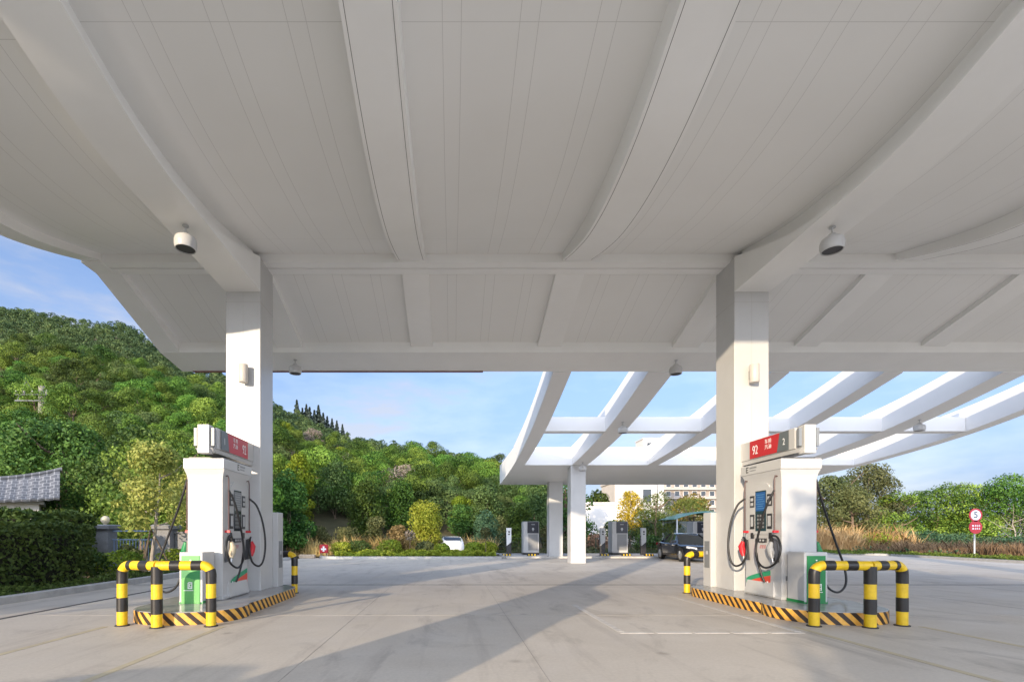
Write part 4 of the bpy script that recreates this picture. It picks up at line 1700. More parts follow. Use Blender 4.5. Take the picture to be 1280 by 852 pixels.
rngp = random.Random(11)
placed = []
cand = []
for _ in range(9000):
    y = 37 + 45 * rngp.random() ** 1.1
    u = rngp.uniform(-1.02, .30)
    x = u * y
    # keep the approach road, the charging yard and the open slope clear
    if y < 41 and x > -13:
        continue
    if x > 1 and y < 44:
        continue
    if u > .17 and rngp.random() < .75:
        continue
    if x > 8 and y < 60:
        continue
    sp = 1.95 + .02 * (y - 37)
    if all((x - a) ** 2 + (y - b) ** 2 > sp * sp for a, b in placed):
        placed.append((x, y))
placed.sort(key=lambda p: p[1])
YCUT = placed[min(289, len(placed) - 1)][1]
near_t, far_t = placed[:290], placed[290:]
for i, (x, y) in enumerate(near_t):
    r = rngp.random()
    sx = 565 + 620 * x / y
    zone = 'on the slope left of the left column' if sx < 290 else ('on the slope between the left column and the pergola' if sx < 640 else 'on the low slope behind the pergola')
    if r < .07 and y > 40:
        me, lab = limek, 'bright lime green round tree ' + zone
    elif r < .14 and sx > 345 and y > 50:
        me, lab = barek, 'grey brown half bare tree ' + zone
    elif r < .30:
        k_ = kinds[5 + rngp.randrange(2)]
        me, lab = k_[0], 'dull green rounded tree ' + zone
    else:
        k_ = kinds[rngp.randrange(5)]
        me, lab = k_[0], 'leafy green umbrella crowned tree ' + zone
    o = link('hillside_tree', me, None, (x, y, float(hill_h(x, y)) - .25))
    s = rngp.uniform(.68, 1.05)
    o.scale = (s * rngp.uniform(.9, 1.15), s * rngp.uniform(.9, 1.15), s * rngp.uniform(.85, 1.15))
    o.rotation_euler = (0, 0, rngp.uniform(0, 6.28))
    tag(o, lab, 'tree', 'trees on the hillside')

# ---- the far wood up to the ridge reads as one mass
rngf = RNG(77)
pts = []
for _ in range(26000):
    y = rngf.uniform(44, 142)
    u = rngf.uniform(-1.0, .42)
    x = u * y
    if y < YCUT and u < .3:
        continue
    pts.append((x, y))
keep = []
grid = {}
for (x, y) in pts:
    c = (int(x // 2.6), int(y // 2.6))
    ok = True
    for dx in (-1, 0, 1):
        for dy in (-1, 0, 1):
            for q in grid.get((c[0] + dx, c[1] + dy), ()):
                if (q[0] - x) ** 2 + (q[1] - y) ** 2 < 2.5 ** 2:
                    ok = False
    if ok:
        grid.setdefault(c, []).append((x, y))
        keep.append((x, y))
keep += far_t
VV, TT = [], []
for (x, y) in keep:
    z = float(hill_h(x, y)) - .4
    Rr, H = rngf.uniform(1.15, 1.95), rngf.uniform(2.6, 4.2)
    P = crown_puffs(rngf, Rr, H * .35, H, 9, .62, .85)
    P[:, :3] += (x, y, z)
    v, t = puff_leaves(P, 520, .24, rngf, .35, .75, .5, .66)
    VV.append(v)
    TT.append(np.clip(t + rngf.uniform(-.3, .3), 0, 1))
LF_FAR = leafmat('far_wood_leaf', (0.04, 0.078, 0.03), (0.14, 0.195, 0.062), .2, .0, 0)  # duller leaves: slight haze of the far hill put into the colour
o = link('far_wood', mesh_np('far_wood', [(np.concatenate(VV), 4, np.concatenate(TT), 0)], [LF_FAR]))
tag(o, 'dense green wood covering the upper hillside up to the ridge', 'wood', kind='stuff')

# ---- row of dark conifers on the skyline
LF_CON = leafmat('conifer_needle', (0.035, 0.055, 0.045), (0.085, 0.11, 0.085), .1, .3, .01)  # grey-blue tone of distant haze painted into the needles


def conifer_mesh(seed, H, r, nleaf=900, leaf=.42):
    rng = RNG(seed)
    n = nleaf
    t = rng.uniform(.02, 1, n) ** .8
    a = rng.uniform(0, 6.28, n)
    tier = .72 + .28 * np.cos(t * 38 + a * .5)
    rr = r * (1 - t) ** .9 * tier * rng.uniform(.35, 1, n) ** .5
    c = np.stack([rr * np.cos(a), rr * np.sin(a), H * (.06 + .94 * t) - rr * .25], 1)
    d = np.stack([np.cos(a), np.sin(a), np.full(n, .6)], 1)
    v, tt = leaf_arrays(c, d, leaf, rng, .5, .5)
    tr = tube_quads([(0, 0, -.5), (0, 0, H * .5), (0, 0, H * .97)], [.16, .1, .02], 6)
    return mesh_np('conifer', [(v, 4, tt, 0), soup(tr, 4, 1)], [LF_CON, BARK])


cm_ = [conifer_mesh(300 + k, 7.5, 2.3, 1500, .6) for k in range(3)]
cxs = [(371, 8.5), (378, 7.0), (383, 7.5), (387, 8.5), (393, 8), (398, 9), (404, 8.0), (409, 7), (415, 6.5), (421, 6.4), (428, 5.8), (434, 4.2)]
for i, (px, h) in enumerate(cxs):
    y = 133.0 + (i % 3) * 1.2
    x = (px - 565) / 620 * y
    o = link('conifer', cm_[i % 3], None, (x, y, float(hill_h(x, y)) + 1.2))
    s = h / 7.5 * .80
    o.scale = (s, s, s)
    o.rotation_euler = (0, 0, i * 1.3)
    tag(o, 'dark narrow conifer in the row standing on the hill skyline', 'tree', 'conifers on the hill skyline')


def big_tree(name, label, loc, H, Rr, n, pr, nleaf, leaf, lm, seed, tr=.2, bark=None, group=None, H0=.35, flat=.85, rand=.5, aspect=.6):
    rng = RNG(seed)
    P = crown_puffs(rng, Rr, H * H0, H, n, pr, flat)
    low = crown_puffs(rng, Rr * .85, H * H0 * .7, H * .6, n // 3, pr * .85, flat)
    return plant(name, label, 'tree', loc, np.concatenate([P, low]), nleaf, leaf, lm, seed + 1, trunk_parts(rng, H * .8, tr, Rr, 6), group, rand, aspect, bark)


# ---- left side trees
G1 = 'trees behind the hedge and gate'
big_tree('broadleaf_tree', 'big dark glossy broadleaf tree behind the tiled roof house', (-26.5, 33.5, 0), 8.7, 4.6, 38, 1.2, 18000, .22, LF_DARK, 401, .3, group=G1)
big_tree('broadleaf_tree', 'dark broadleaf tree right of the tiled roof', (-18.4, 29.5, 0), 7.4, 3.6, 38, 1.0, 15000, .19, LF_DARK, 405, .25, group=G1, H0=.2)
big_tree('broadleaf_tree', 'fresh green leafy tree behind the blue gate', (-15.2, 25.5, 0), 6.1, 3.0, 34, .85, 13000, .17, leafmat('fresh_leaf', (0.06, 0.125, 0.02), (0.24, 0.33, 0.05), .28, .2, .01), 409, .2, group=G1, H0=.2)
big_tree('broadleaf_tree', 'dark leafy tree at the left frame edge above the hedge', (-33.5, 33, 0), 8.4, 4.2, 36, 1.1, 13000, .22, LF_DARK, 413, .25, group=G1, H0=.2)
big_tree('broadleaf_tree', 'green tree close behind the left dispenser and its column', (-12.6, 29.5, 0), 6.4, 2.7, 32, .85, 12000, .17, LF_HILL, 417, .2, group=G1, H0=.15)
big_tree('broadleaf_tree', 'bushy green tree between the young tree and the left dispenser', (-14.2, 31.5, 0), 7.2, 3.2, 34, .85, 12000, .17, LF_HILL, 421, .2, group=G1, H0=.15)

# young staked tree on the left verge
yt = big_tree('young_tree', 'slender young tree with pale yellow green leaves beside the gate', (-10.1, 16.6, .1), 4.25, 1.2, 30, .40, 5600, .13, LF_YOUNG, 431, .07, PALEBARK, H0=.52, flat=.9, aspect=.5)
for k, (dx, dy) in enumerate(((.75, .1), (-.55, .35), (.1, -.6))):
    m = MB()
    m.tube([(dx, dy, -.05), (0.02, 0, 1.45)], .025, 7)
    m.build('stake', mat('stake_wood', (0.10, 0.075, 0.05), .8), yt)
yt2 = big_tree('young_tree', 'thin pale trunked young tree just left of the left dispenser', (-10.0, 19.6, .1), 4.0, 1.0, 20, .42, 2600, .15, LF_YOUNG, 441, .08, PALEBARK, H0=.42, flat=.9, aspect=.5)


# ---- hedge: clipped box of leaves
def hedge(name, label, x0, x1, y0, y1, z1, nleaf, leaf, lm, seed, z0=.1):
    rng = RNG(seed)
    t = thing(name, label, 'hedge', ((x0 + x1) / 2, (y0 + y1) / 2, 0))
    lx, ly, lz = x1 - x0, y1 - y0, z1 - z0
    faces = [(lx * ly, 2), (lx * lz, 1), (lx * lz, -1), (ly * lz, 3), (ly * lz, -3)]
    A = np.array([f[0] for f in faces])
    idx = rng.choice(5, nleaf, p=A / A.sum())
    c = rng.uniform(-.5, .5, (nleaf, 3)) * (lx, ly, lz)
    nrm = np.zeros((nleaf, 3))
    depth = rng.uniform(0, 1, nleaf) ** 2 * .22
    wob = .05 * np.sin(c[:, 0] * 3.1 + c[:, 1] * 2.3) + .05 * np.sin(c[:, 1] * 5.7 + c[:, 2] * 4)
    for k, (ax, sg) in enumerate(((2, 1), (1, 1), (1, -1), (0, 1), (0, -1))):
        s_ = idx == k
        c[s_, ax] = sg * ((lx, ly, lz)[ax] / 2 - depth[s_] + wob[s_])
        nrm[s_, ax] = sg
    nrm[:, 2] += .35
    c[:, 2] += (z0 + z1) / 2
    tint = np.clip(.4 + .25 * np.sin(c[:, 1] * 2.2 + 1) * np.sin(c[:, 2] * 3 + c[:, 0]) + rng.normal(0, .2, nleaf), 0, 1)
    v, tt = leaf_arrays(c, nrm, leaf, rng, .8, .6, tint=tint)
    link('foliage', mesh_np(name + '_foliage', [(v, 4, tt, 0)], [lm]), t)
    m = MB()
    m.box(-lx / 2 + .28, lx / 2 - .28, -ly / 2 + .28, ly / 2 - .28, .05, z1 - .28)  # near-black solid box filling the hedge behind its leaves
    m.build('inner_box', mat('hedge_core', (0.018, 0.02, 0.010), .95, var=.4, vscale=6), t)
    return t


hedge('clipped_hedge', 'tall dark clipped hedge along the left kerb', -11.2, -9.75, 5.5, 13.5, 1.63, 15000, .105, LF_HEDGE, 501)
hedge('clipped_hedge', 'higher loose hedge behind the tall clipped hedge, below the tiled roof', -17.5, -12.6, 14.5, 17.6, 2.1, 9000, .16, LF_HEDGE, 503)

# low ground cover along the kerb: nobody could count the leaves
def cover(name, label, poly_pts, h, nleaf, leaf, lm, seed, blades=False):
    """leaf layer over rectangles (x0,x1,y0,y1,z)"""
    rng = RNG(seed)
    A = np.array([(b - a) * (d - c) for a, b, c, d, z in poly_pts])
    idx = rng.choice(len(A), nleaf, p=A / A.sum())
    q = np.array(poly_pts)[idx]
    x = q[:, 0] + (q[:, 1] - q[:, 0]) * rng.uniform(0, 1, nleaf)
    y = q[:, 2] + (q[:, 3] - q[:, 2]) * rng.uniform(0, 1, nleaf)
    mound = .55 + .25 * np.sin(x * 2.3 + y * 1.7) + .2 * np.sin(x * 4.9 - y * 3.3)
    if not blades:
        z = q[:, 4] + h * mound * rng.uniform(.25, 1, nleaf)
        d = np.stack([rng.normal(0, .3, nleaf), rng.normal(0, .3, nleaf), np.ones(nleaf)], 1)
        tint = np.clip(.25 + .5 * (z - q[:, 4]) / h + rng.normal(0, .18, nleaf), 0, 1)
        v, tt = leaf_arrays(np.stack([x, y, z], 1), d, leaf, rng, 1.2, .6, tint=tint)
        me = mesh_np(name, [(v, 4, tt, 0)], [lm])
    else:
        hh = h * mound * rng.uniform(.5, 1.25, nleaf)
        a = rng.uniform(0, 6.28, nleaf)
        w = leaf * rng.uniform(.6, 1.4, nleaf)
        bx, by = np.cos(a) * w, np.sin(a) * w
        lx, ly = rng.normal(0, .28, nleaf) * hh, rng.normal(0, .28, nleaf) * hh
        z0 = q[:, 4] - .02
        v = np.stack([np.stack([x - bx, y - by, z0], 1), np.stack([x + bx, y + by, z0], 1),
                      np.stack([x + lx * .5 + bx * .7, y + ly * .5 + by * .7, z0 + hh * .65], 1), np.stack([x + lx * 1.2, y + ly * 1.2, z0 + hh], 1),
                      np.stack([x + lx * .5 - bx * .7, y + ly * .5 - by * .7, z0 + hh * .65], 1)], 1).reshape(-1, 3)
        patch = .5 + .3 * np.sin(x * .6 + y * .4) + .2 * np.sin(x * 1.3 - y)
        tint = np.clip(patch + rng.normal(0, .2, nleaf), 0, 1)
        me = mesh_np(name, [(v, 5, tint, 0)], [lm])
    o_ = link(name, me)
    return tag(o_, label, 'ground cover', kind='stuff')


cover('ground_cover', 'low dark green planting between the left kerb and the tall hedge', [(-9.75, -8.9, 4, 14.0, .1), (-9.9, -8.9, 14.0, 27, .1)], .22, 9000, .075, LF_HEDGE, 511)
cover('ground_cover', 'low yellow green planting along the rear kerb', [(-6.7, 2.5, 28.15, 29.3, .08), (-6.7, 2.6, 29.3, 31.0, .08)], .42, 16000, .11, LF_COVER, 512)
cover('grass', 'short grass strip beside the right hand kerb', [(17, 26, 36.2, 37.8, .09), (27.2, 29.4, 14, 24, .09), (28.0, 30.2, 24, 32.5, .09), (25.5, 30, 32.6, 37, .09)], .22, 14000, .10, leafmat('verge_grass', (0.06, 0.11, 0.015), (0.17, 0.21, 0.03), .25, .1, .0), 513)
cover('dry_grass', 'tall straw coloured dry grass beyond the right hand road', [(19, 31, 37.3, 41, .05), (26.5, 37, 39, 44, .05)], 2.1, 17000, .022, LF_DRY, 514, True)
cover('rusty_grass', 'low rusty brown grass beyond the right hand kerb', [(31.0, 38, 26, 30.5, .05), (30.3, 36, 30.5, 36.5, .05)], .95, 14000, .018, LF_RUST, 515, True)
cover('dry_grass', 'dry brown grass and weeds at the foot of the hill', [(-10.5, -4.5, 31.5, 36, .0), (-4.5, -1, 33, 36, .0), (0.8, 3, 34, 37, 0)], 1.3, 9000, .022, LF_DRY, 516, True)
cover('weeds', 'rough green weeds beyond the charging platform fence', [(2.9, 17, 33.9, 40, -.05)], .55, 9000, .13, LF_OLIVE, 517)
cover('meadow', 'rough green meadow right of the road', [(30, 48, 30, 46, .0), (36, 60, 20, 34, 0)], .6, 14000, .16, LF_BLUE, 518)


# ---- shrubs
def shrub(label, loc, w, h, lm, seed, nleaf=1500, leaf=.12, group='shrubs along the rear planting bed', name='shrub', n=9):
    rng = RNG(seed)
    P = []
    for i in range(n):
        a = rng.uniform(0, 6.28)
        r = w * .5 * rng.uniform(.1, .62 if n < 20 else .8)
        pr = w * (rng.uniform(.2, .32) if n < 20 else rng.uniform(.11, .22))
        zz = h * rng.uniform(.3 if n < 20 else .12, .8 if n < 20 else .95)
        if n >= 20:
            r *= math.sqrt(max(.05, 1 - (zz / h) ** 2.2))
        P.append((r * math.cos(a), r * math.sin(a), min(zz, h - pr * .6), pr, pr, min(pr, h * .36)))
    return plant(name, label, 'shrub', loc, P, nleaf, leaf, lm, seed, None, group, .7, .65)


def ball(label, loc, w, h, lm, seed, nleaf=1300, leaf=.085, group='clipped round shrubs', name='round_shrub'):
    return plant(name, label, 'shrub', loc, [(0, 0, h * .48, w / 2, w / 2, h * .52), (w * .12, .05, h * .55, w * .38, w * .38, h * .46)], nleaf, leaf, lm, seed, None, group, .6, .7, inner=.8)


LF_BALL = leafmat('clipped_shrub_leaf', (0.1, 0.18, 0.018), (0.29, 0.36, 0.035), .25, .2, .01)
ball('round clipped green shrub at the foot of the staked young tree', (-10.0, 14.9, .1), 1.25, .78, LF_BALL, 601)
ball('round clipped green shrub beside the left dispenser, behind its green cabinet', (-9.7, 17.4, .1), 1.2, .75, LF_BALL, 602)
shrub('dark leafy shrub at the right end of the tall hedge', (-10.6, 14.4, .1), 1.2, .95, LF_HEDGE, 603, 1600, .11, group=None)
shrub('pale feathery shrub in front of the blue gate', (-11.3, 17.4, .1), .9, 1.0, LF_OLIVE, 604, 900, .12, group=None)

# rear bed, in front of the hill (x from the photograph's columns at 28..34 m)
def at(px, y):
    return (px - 565) / 620.0 * y


rear = [(360, 31.5, 3.6, 5.3, LF_DARK, 5200, .22, 'tall dark green bushy tree beside the left column at the rear bed'),
        (352, 33.5, 3.2, 4.0, LF_BLUE, 3500, .2, 'blue green bush low beside the left column'),
        (400, 34.5, 2.4, 1.8, LF_OLIVE, 2000, .16, 'low olive green bush left of the dry grass, behind the red box'),
        (431, 32.8, 2.4, 1.7, LF_OLIVE, 1800, .14, 'olive green shrub just right of the red box, in front of the dry grass'),
        (470, 34.5, 2.2, 2.5, LF_OLIVE, 1900, .15, 'dull olive shrub left of the big yellow green bush'),
        (497, 33.0, 2.2, 1.9, leafmat('tan_leaf', (0.14, 0.10, 0.04), (0.34, 0.25, 0.10), .25, .2, .01), 1900, .15, 'tan coloured shrub touching the big yellow green bush'),
        (531, 33.6, 3.5, 3.45, leafmat('yellow_green_leaf', (0.17, 0.22, 0.02), (0.47, 0.46, 0.06), .3, .1, .0), 5200, .17, 'big round yellow green bush behind the rear kerb'),
        (606, 36.0, 2.6, 2.7, LF_BLUE, 2400, .16, 'blue green shrub right of the white van'),
        (574, 39.5, 3.0, 2.6, LF_DARK, 2000, .18, 'dark shrub above the white van'),
        (625, 36.5, 2.6, 2.3, LF_OLIVE, 2000, .15, 'olive shrub left of the leftmost charging post'),
        (455, 37.5, 4.0, 4.2, LF_HILL, 4000, .2, 'mid green spreading bush at the foot of the hill'),
        (500, 39.0, 4.2, 4.4, LF_HILL, 4000, .2, 'mid green spreading bush behind the big yellow green bush'),
        (605, 40.5, 4.4, 4.0, LF_HILL2, 4000, .2, 'dull green bush at the foot of the hill behind the white van'),
        (650, 37.0, 3.4, 3.2, LF_HILL, 3200, .18, 'green bush behind the left charging cabinet'),
        (672, 40.0, 4.4, 5.0, LF_HILL2, 4200, .2, 'tall green bush behind the left charging cabinet'),
        (420, 41.0, 4.6, 4.6, LF_HILL2, 4200, .2, 'dull spreading bush above the dry grass'),
        (372, 38.0, 2.9, 6.0, LF_LIME, 3600, .2, 'bright lime green tree right of the left column')]
for i, (px, y, w, h, lm, nl, lf, lab) in enumerate(rear):
    x = at(px, y)
    shrub(lab, (x, y, float(hill_h(x, y))), w, h, lm, 620 + i, int(nl * (2.0 if h > 2.4 else 1.5)), lf * .72, n=(34 if h > 2.4 else 22))
balls = [(427, 30.3, 1.3, .82, 'clipped green shrub just right of the red box'), (486, 30.0, 1.5, .95, 'brightest round yellow green shrub on the rear bed'),
         (447, 30.8, 1.7, .9, 'dark green clipped shrub between two lighter ones on the rear bed'), (531, 30.6, 1.2, .85, 'olive clipped shrub below the big yellow green bush'),
         (552, 30.3, 1.0, .72, 'yellow clipped shrub left below the white van'), (592, 30.3, 1.2, .8, 'yellow clipped shrub right below the white van'), (610, 31.2, 1.2, .8, 'low clipped shrub at the right end of the rear bed')]
for i, (px, y, w, h, lab) in enumerate(balls):
    ball(lab, (at(px, y), y, .1), w, h, (LF_HEDGE if 'dark' in lab else LF_OLIVE if 'olive' in lab else LF_COVER), 660 + i, 1500, .1, group='clipped round shrubs')

# thin young saplings in the rear bed
for i, (px, y, h, lab) in enumerate(((607, 30.2, 1.75, 'small sapling with a tuft of leaves right of the white van'), (512, 30.6, 1.5, 'bare twiggy sapling left of the white van'))):
    rng = RNG(680 + i)
    plant('sapling', lab, 'sapling', (at(px, y), y, .1), [(0, 0, h * .8, .32, .32, .35)], 260 if i == 0 else 90, .13, LF_OLIVE if i == 0 else LF_TWIG, 680 + i, tube_quads([(0, 0, -.1), (.02, 0, h * .5), (0, 0, h * .95)], [.03, .022, .01], 6), 'thin saplings')

# ---- right side trees
G3 = 'trees beyond the road on the right'
big_tree('olive_tree', 'tall grey green tree right of the right dispenser', (at(1083, 46), 46, 0), 7.6, 3.1, 36, 0.98, 13300, 0.177, LF_OLIVE, 701, .22, group=G3, H0=.2)
big_tree('olive_tree', 'grey brown feathery tree directly beside the right dispenser', (at(1040, 44), 44, 0), 6.6, 2.8, 33, 0.85, 12350, 0.163, LF_OLIVE, 705, .2, group=G3, H0=.15)
big_tree('olive_tree', 'lower olive tree filling the gap behind the dispenser hose', (at(1065, 42), 42, 0), 5.2, 2.3, 28, 0.72, 9500, 0.150, LF_OLIVE, 709, .16, group=G3, H0=.1)
big_tree('cedar_tree', 'layered green tree with drooping tips between the grey trees and the round trees', (at(1122, 45), 45, 0), 5.6, 2.2, 30, 0.68, 9880, 0.150, LF_HILL, 713, .16, group=G3, H0=.08)
big_tree('broadleaf_tree', 'round bright green tree left of the speed sign', (at(1172, 50), 50, 0), 6.2, 3.4, 34, 1.2, 15000, .175, LF_HILL, 717, .2, group=G3, H0=.15)
big_tree('broadleaf_tree', 'round green tree directly behind the speed sign', (at(1215, 49), 49, 0), 6.0, 3.3, 34, 1.2, 15000, .175, LF_HILL, 721, .2, group=G3, H0=.15)
big_tree('broadleaf_tree', 'green tree at the right frame edge, taller than the one behind the sign', (at(1268, 47), 47, 0), 6.7, 3.6, 36, 1.25, 15000, .175, LF_HILL, 725, .2, group=G3, H0=.15)
big_tree('broadleaf_tree', 'green tree beyond the right frame edge', (at(1320, 46), 46, 0), 6.6, 3.2, 24, 1.1, 6000, .27, LF_HILL, 729, .2, group=G3, H0=.15)
for i, (px, y, w, h, lm, lab) in enumerate(((1150, 41, 3.0, 1.6, LF_BLUE, 'blue green shrub under the round tree left of the speed sign'), (1190, 40, 3.2, 1.5, LF_BLUE, 'blue green shrub left of the speed sign pole'),
                                          (1240, 38, 4.0, 1.4, LF_BLUE, 'blue green low shrub right of the speed sign pole'), (1272, 34, 3.0, 1.2, LF_BLUE, 'blue green low shrub at the right frame edge'),
                                          (1095, 40, 2.4, 1.5, LF_COVER, 'yellow flowering shrub in the dry grass'), (1118, 41, 2.4, 1.3, LF_COVER, 'yellow green shrub in the dry grass left of the rusty grass'),
                                          (1060, 39.5, 2.0, 1.2, LF_OLIVE, 'grey green shrub in the dry grass'))):
    shrub(lab, (at(px, y), y, 0), w, h, lm, 740 + i, 1900, .14, 'shrubs beyond the road on the right')
plant('bare_bush', 'pale leafless twig bush at the right frame edge', 'shrub', (at(1270, 36), 36, 0), [(0, 0, 1.8, 1.3, 1.3, 1.5)], 700, .12, LF_TWIG, 760, trunk_parts(RNG(761), 2.6, .06, 1.8, 9, .4, .15), None, 1.2, .12, PALEBARK, inner=.2)

# ---- trees behind the charging yard
big_tree('blossom_tree', 'yellow blossoming tree above the middle charging cabinet', (at(787, 46), 46, 0), 5.3, 1.25, 24, .55, 4200, .15, LF_YELLOW, 781, .12, H0=.35)
big_tree('willow_tree', 'pale green feathery willow behind the black sedan', (at(822, 43), 43, 0), 4.9, 2.2, 24, .8, 4600, .2, LF_BAMB, 785, .14, H0=.12, aspect=.3)
big_tree('willow_tree', 'pale green bamboo like tree behind the right column', (at(868, 44), 44, 0), 4.6, 2.4, 22, .8, 4200, .2, LF_BAMB, 789, .14, H0=.12, aspect=.3)
big_tree('autumn_tree', 'orange tinged tree in front of the apartment block', (at(862, 70), 70, 0), 7.2, 3.2, 20, 1.1, 3200, .32, leafmat('orange_leaf', (0.12, 0.10, 0.02), (0.36, 0.24, 0.04), .25, .1, .0), 793, .2, H0=.2)
big_tree('broadleaf_tree', 'dark green tree left of the white wall, behind the pergola column', (at(706, 44), 44, 0), 6.9, 2.0, 20, .9, 4500, .24, LF_DARK, 797, .2, H0=.12)
big_tree('broadleaf_tree', 'green tree in the gap right of the front pergola column', (at(742, 62), 62, 0), 7.4, 2.4, 18, .95, 3600, .3, LF_HILL, 801, .2, H0=.15)
for i, (px, y, w, h, lm, lab) in enumerate(((745, 39, 2.2, 1.3, LF_RUST, 'reddish shrub in front of the white wall'), (812, 37, 2.2, 1.2, LF_DARK, 'dark shrub right of the middle charging cabinet'), (690, 38, 2.4, 2.2, LF_OLIVE, 'olive shrub between the pergola columns'))):
    shrub(lab, (at(px, y), y, 0), w, h, lm, 810 + i, 1700, .15, 'shrubs behind the charging yard')

# unseen trees added for shade on left verge, eave and right of forecourt
big_tree('broadleaf_tree', 'tree added behind the camera to shade the right of the forecourt', (-4.4, -17.0, 0), 8.8, 4.0, 36, 1.3, 9000, .34, LF_HILL, 851, .22, H0=.3)
big_tree('broadleaf_tree', 'tall tree added out of view to shade the left end of the eave', (-14.6, 0.3, 0), 12.9, 2.5, 40, 1.15, 15000, .36, LF_HILL, 855, .25, H0=.15)
big_tree('broadleaf_tree', 'tree added behind the camera at the far left to shade the hedge', (-26.0, -2.0, 0), 8.5, 4.0, 26, 1.3, 5200, .36, LF_HILL, 859, .25, H0=.15)

# ================================================================== BUILDINGS, GATE, SIGNS, FENCE
def tile_roof_house():
    t = thing('tiled_house', 'small white walled house with an upturned grey tiled roof', 'house', (-26.6, 27.2, 0), None, R(38))
    m = MB()
    m.box(-4.5, 3.1, -1.8, 1.8, -.1, 3.05)
    m.build('wall', mat('cream_wall', (0.62, 0.58, 0.52), .8, var=.1, vscale=2), t)
    m = MB()
    m.box(-4.7, 3.3, -2.0, 2.0, 3.052, 3.24)
    m.build('cornice', mat('pale_stone', (0.45, 0.44, 0.42), .8), t)
    m = MB()
    nxr, nyr = 40, 8
    vs = []
    for side in (-1, 1):
        for i in range(nxr + 1):
            x = -5.4 + 9.4 * i / nxr
            up = .85 * max(0, (x + .7) / 4.7) ** 2.2 + .85 * max(0, (-.7 - x) / 4.7) ** 2
            for j in range(nyr + 1):
                f = j / nyr
                z = 3.10 + up * (.35 + .65 * f) + 1.25 * (f ** 1.35) + .05 * abs(math.sin(i * math.pi / 2))
                vs.append((x, side * 2.5 * (1 - f), z))
    n = (nxr + 1) * (nyr + 1)
    fs = []
    for s_ in range(2):
        for i in range(nxr):
            for j in range(nyr):
                a = s_ * n + i * (nyr + 1) + j
                fs.append((a, a + nyr + 1, a + nyr + 2, a + 1))
    m.add(vs, fs)
    rm = mat('grey_roof_tiles', (0.09, 0.095, 0.105), .7, var=.3, vscale=6)
    nt = rm.node_tree
    if 'tiles' not in [n_.label for n_ in nt.nodes]:
        b = nt.nodes.new('ShaderNodeTexBrick')
        b.label = 'tiles'
        tcn = nt.nodes.new('ShaderNodeTexCoord')
        b.inputs['Scale'].default_value = 1
        b.inputs['Brick Width'].default_value = .34
        b.inputs['Row Height'].default_value = .28
        b.inputs['Mortar Size'].default_value = .025
        b.inputs['Color1'].default_value = (0.115, 0.12, 0.135, 1)
        b.inputs['Color2'].default_value = (0.075, 0.08, 0.092, 1)
        b.inputs['Mortar'].default_value = (0.22, 0.225, 0.24, 1)
        nt.links.new(tcn.outputs['Object'], b.inputs['Vector'])
        nt.links.new(b.outputs['Color'], nt.nodes['Principled BSDF'].inputs['Base Color'])
    ro = m.build('roof', rm, t)
    so = ro.modifiers.new('thick', 'SOLIDIFY')
    so.thickness = .12
    m = MB()
    m.tube([(-5.5 + 9.6 * i / 24, 0, 4.40 + .85 * max(0, (-5.5 + 9.6 * i / 24 + .7) / 4.7) ** 2.2 + .85 * max(0, (-.7 + 5.5 - 9.6 * i / 24) / 4.7) ** 2) for i in range(25)], .11, 8)
    m.build('ridge', rm, ro, smooth=True)


tile_roof_house()

# gate pillars with globe lamp, blue railing
GSTONE = mat('grey_granite', (0.20, 0.205, 0.215), .7, var=.15, vscale=6)
def pillar(x, label, globe):
    t = thing('gate_pillar', label, 'pillar', (x, 18.6, .05), 'grey gate pillars')
    m = MB()
    m.box(-.27, .27, -.27, .27, 0, 1.48)
    m.build('shaft', GSTONE, t, bev=.01)
    m = MB()
    m.loft([[(-.27 - e, -.27 - e, z), (.27 + e, -.27 - e, z), (.27 + e, .27 + e, z), (-.27 - e, .27 + e, z)] for z, e in ((1.481, .02), (1.52, .10), (1.64, .11), (1.68, .06))])
    m.build('cap', GSTONE, t)
    if globe:
        m = MB()
        m.lathe([(.05, 1.68), (.06, 1.72)] + [(.15 * math.sin(a), 1.86 - .15 * math.cos(a)) for a in [math.pi * (k + 2) / 14 for k in range(12)]] + [(.01, 2.01)], (0, 0, 0), 20)
        m.build('globe_lamp', mat('cream_globe', (0.72, 0.62, 0.42), .25), t, smooth=True)


pillar(-13.0, 'grey granite gate pillar topped by a cream globe lamp', True)
pillar(-10.7, 'grey granite gate pillar hidden partly by the young tree, right of the blue railing', False)
t = thing('blue_railing', 'blue grey metal railing between the gate pillars', 'railing', (-11.85, 18.6, .05))
BL = mat('blue_grey_metal', (0.19, 0.26, 0.38), .5)
m = MB()
for z in (.14, 1.10, 1.42):
    m.box(-.88, .88, -.02, .02, z, z + .05)
m.build('rails', BL, t)
m = MB()
for i in range(15):
    x = -.82 + i * .117
    m.box(x - .012, x + .012, -.012, .012, .19, 1.10)
m.build('bars', BL, t)
t = thing('blue_railing', 'blue grey metal railing left of the globe lamp pillar', 'railing', (-14.4, 18.6, .05))
m = MB()
for z in (.14, 1.10, 1.42):
    m.box(-1.12, 1.12, -.02, .02, z, z + .05)
m.build('rails', BL, t)
m = MB()
for i in range(19):
    x = -1.06 + i * .117
    m.box(x - .012, x + .012, -.012, .012, .19, 1.10)
m.build('bars', BL, t)
t = thing('garden_wall', 'grey wall right of the blue railing, behind the young tree', 'wall', (-9.4, 18.7, .05))
m = MB()
m.box(-1.0, 1.6, -.1, .1, 0, 1.35)
m.build('wall', mat('grey_render', (0.22, 0.225, 0.235), .8, var=.12, vscale=3), t)
m = MB()
m.box(-1.04, 1.64, -.14, .14, 1.352, 1.42)
m.build('coping', GSTONE, t)

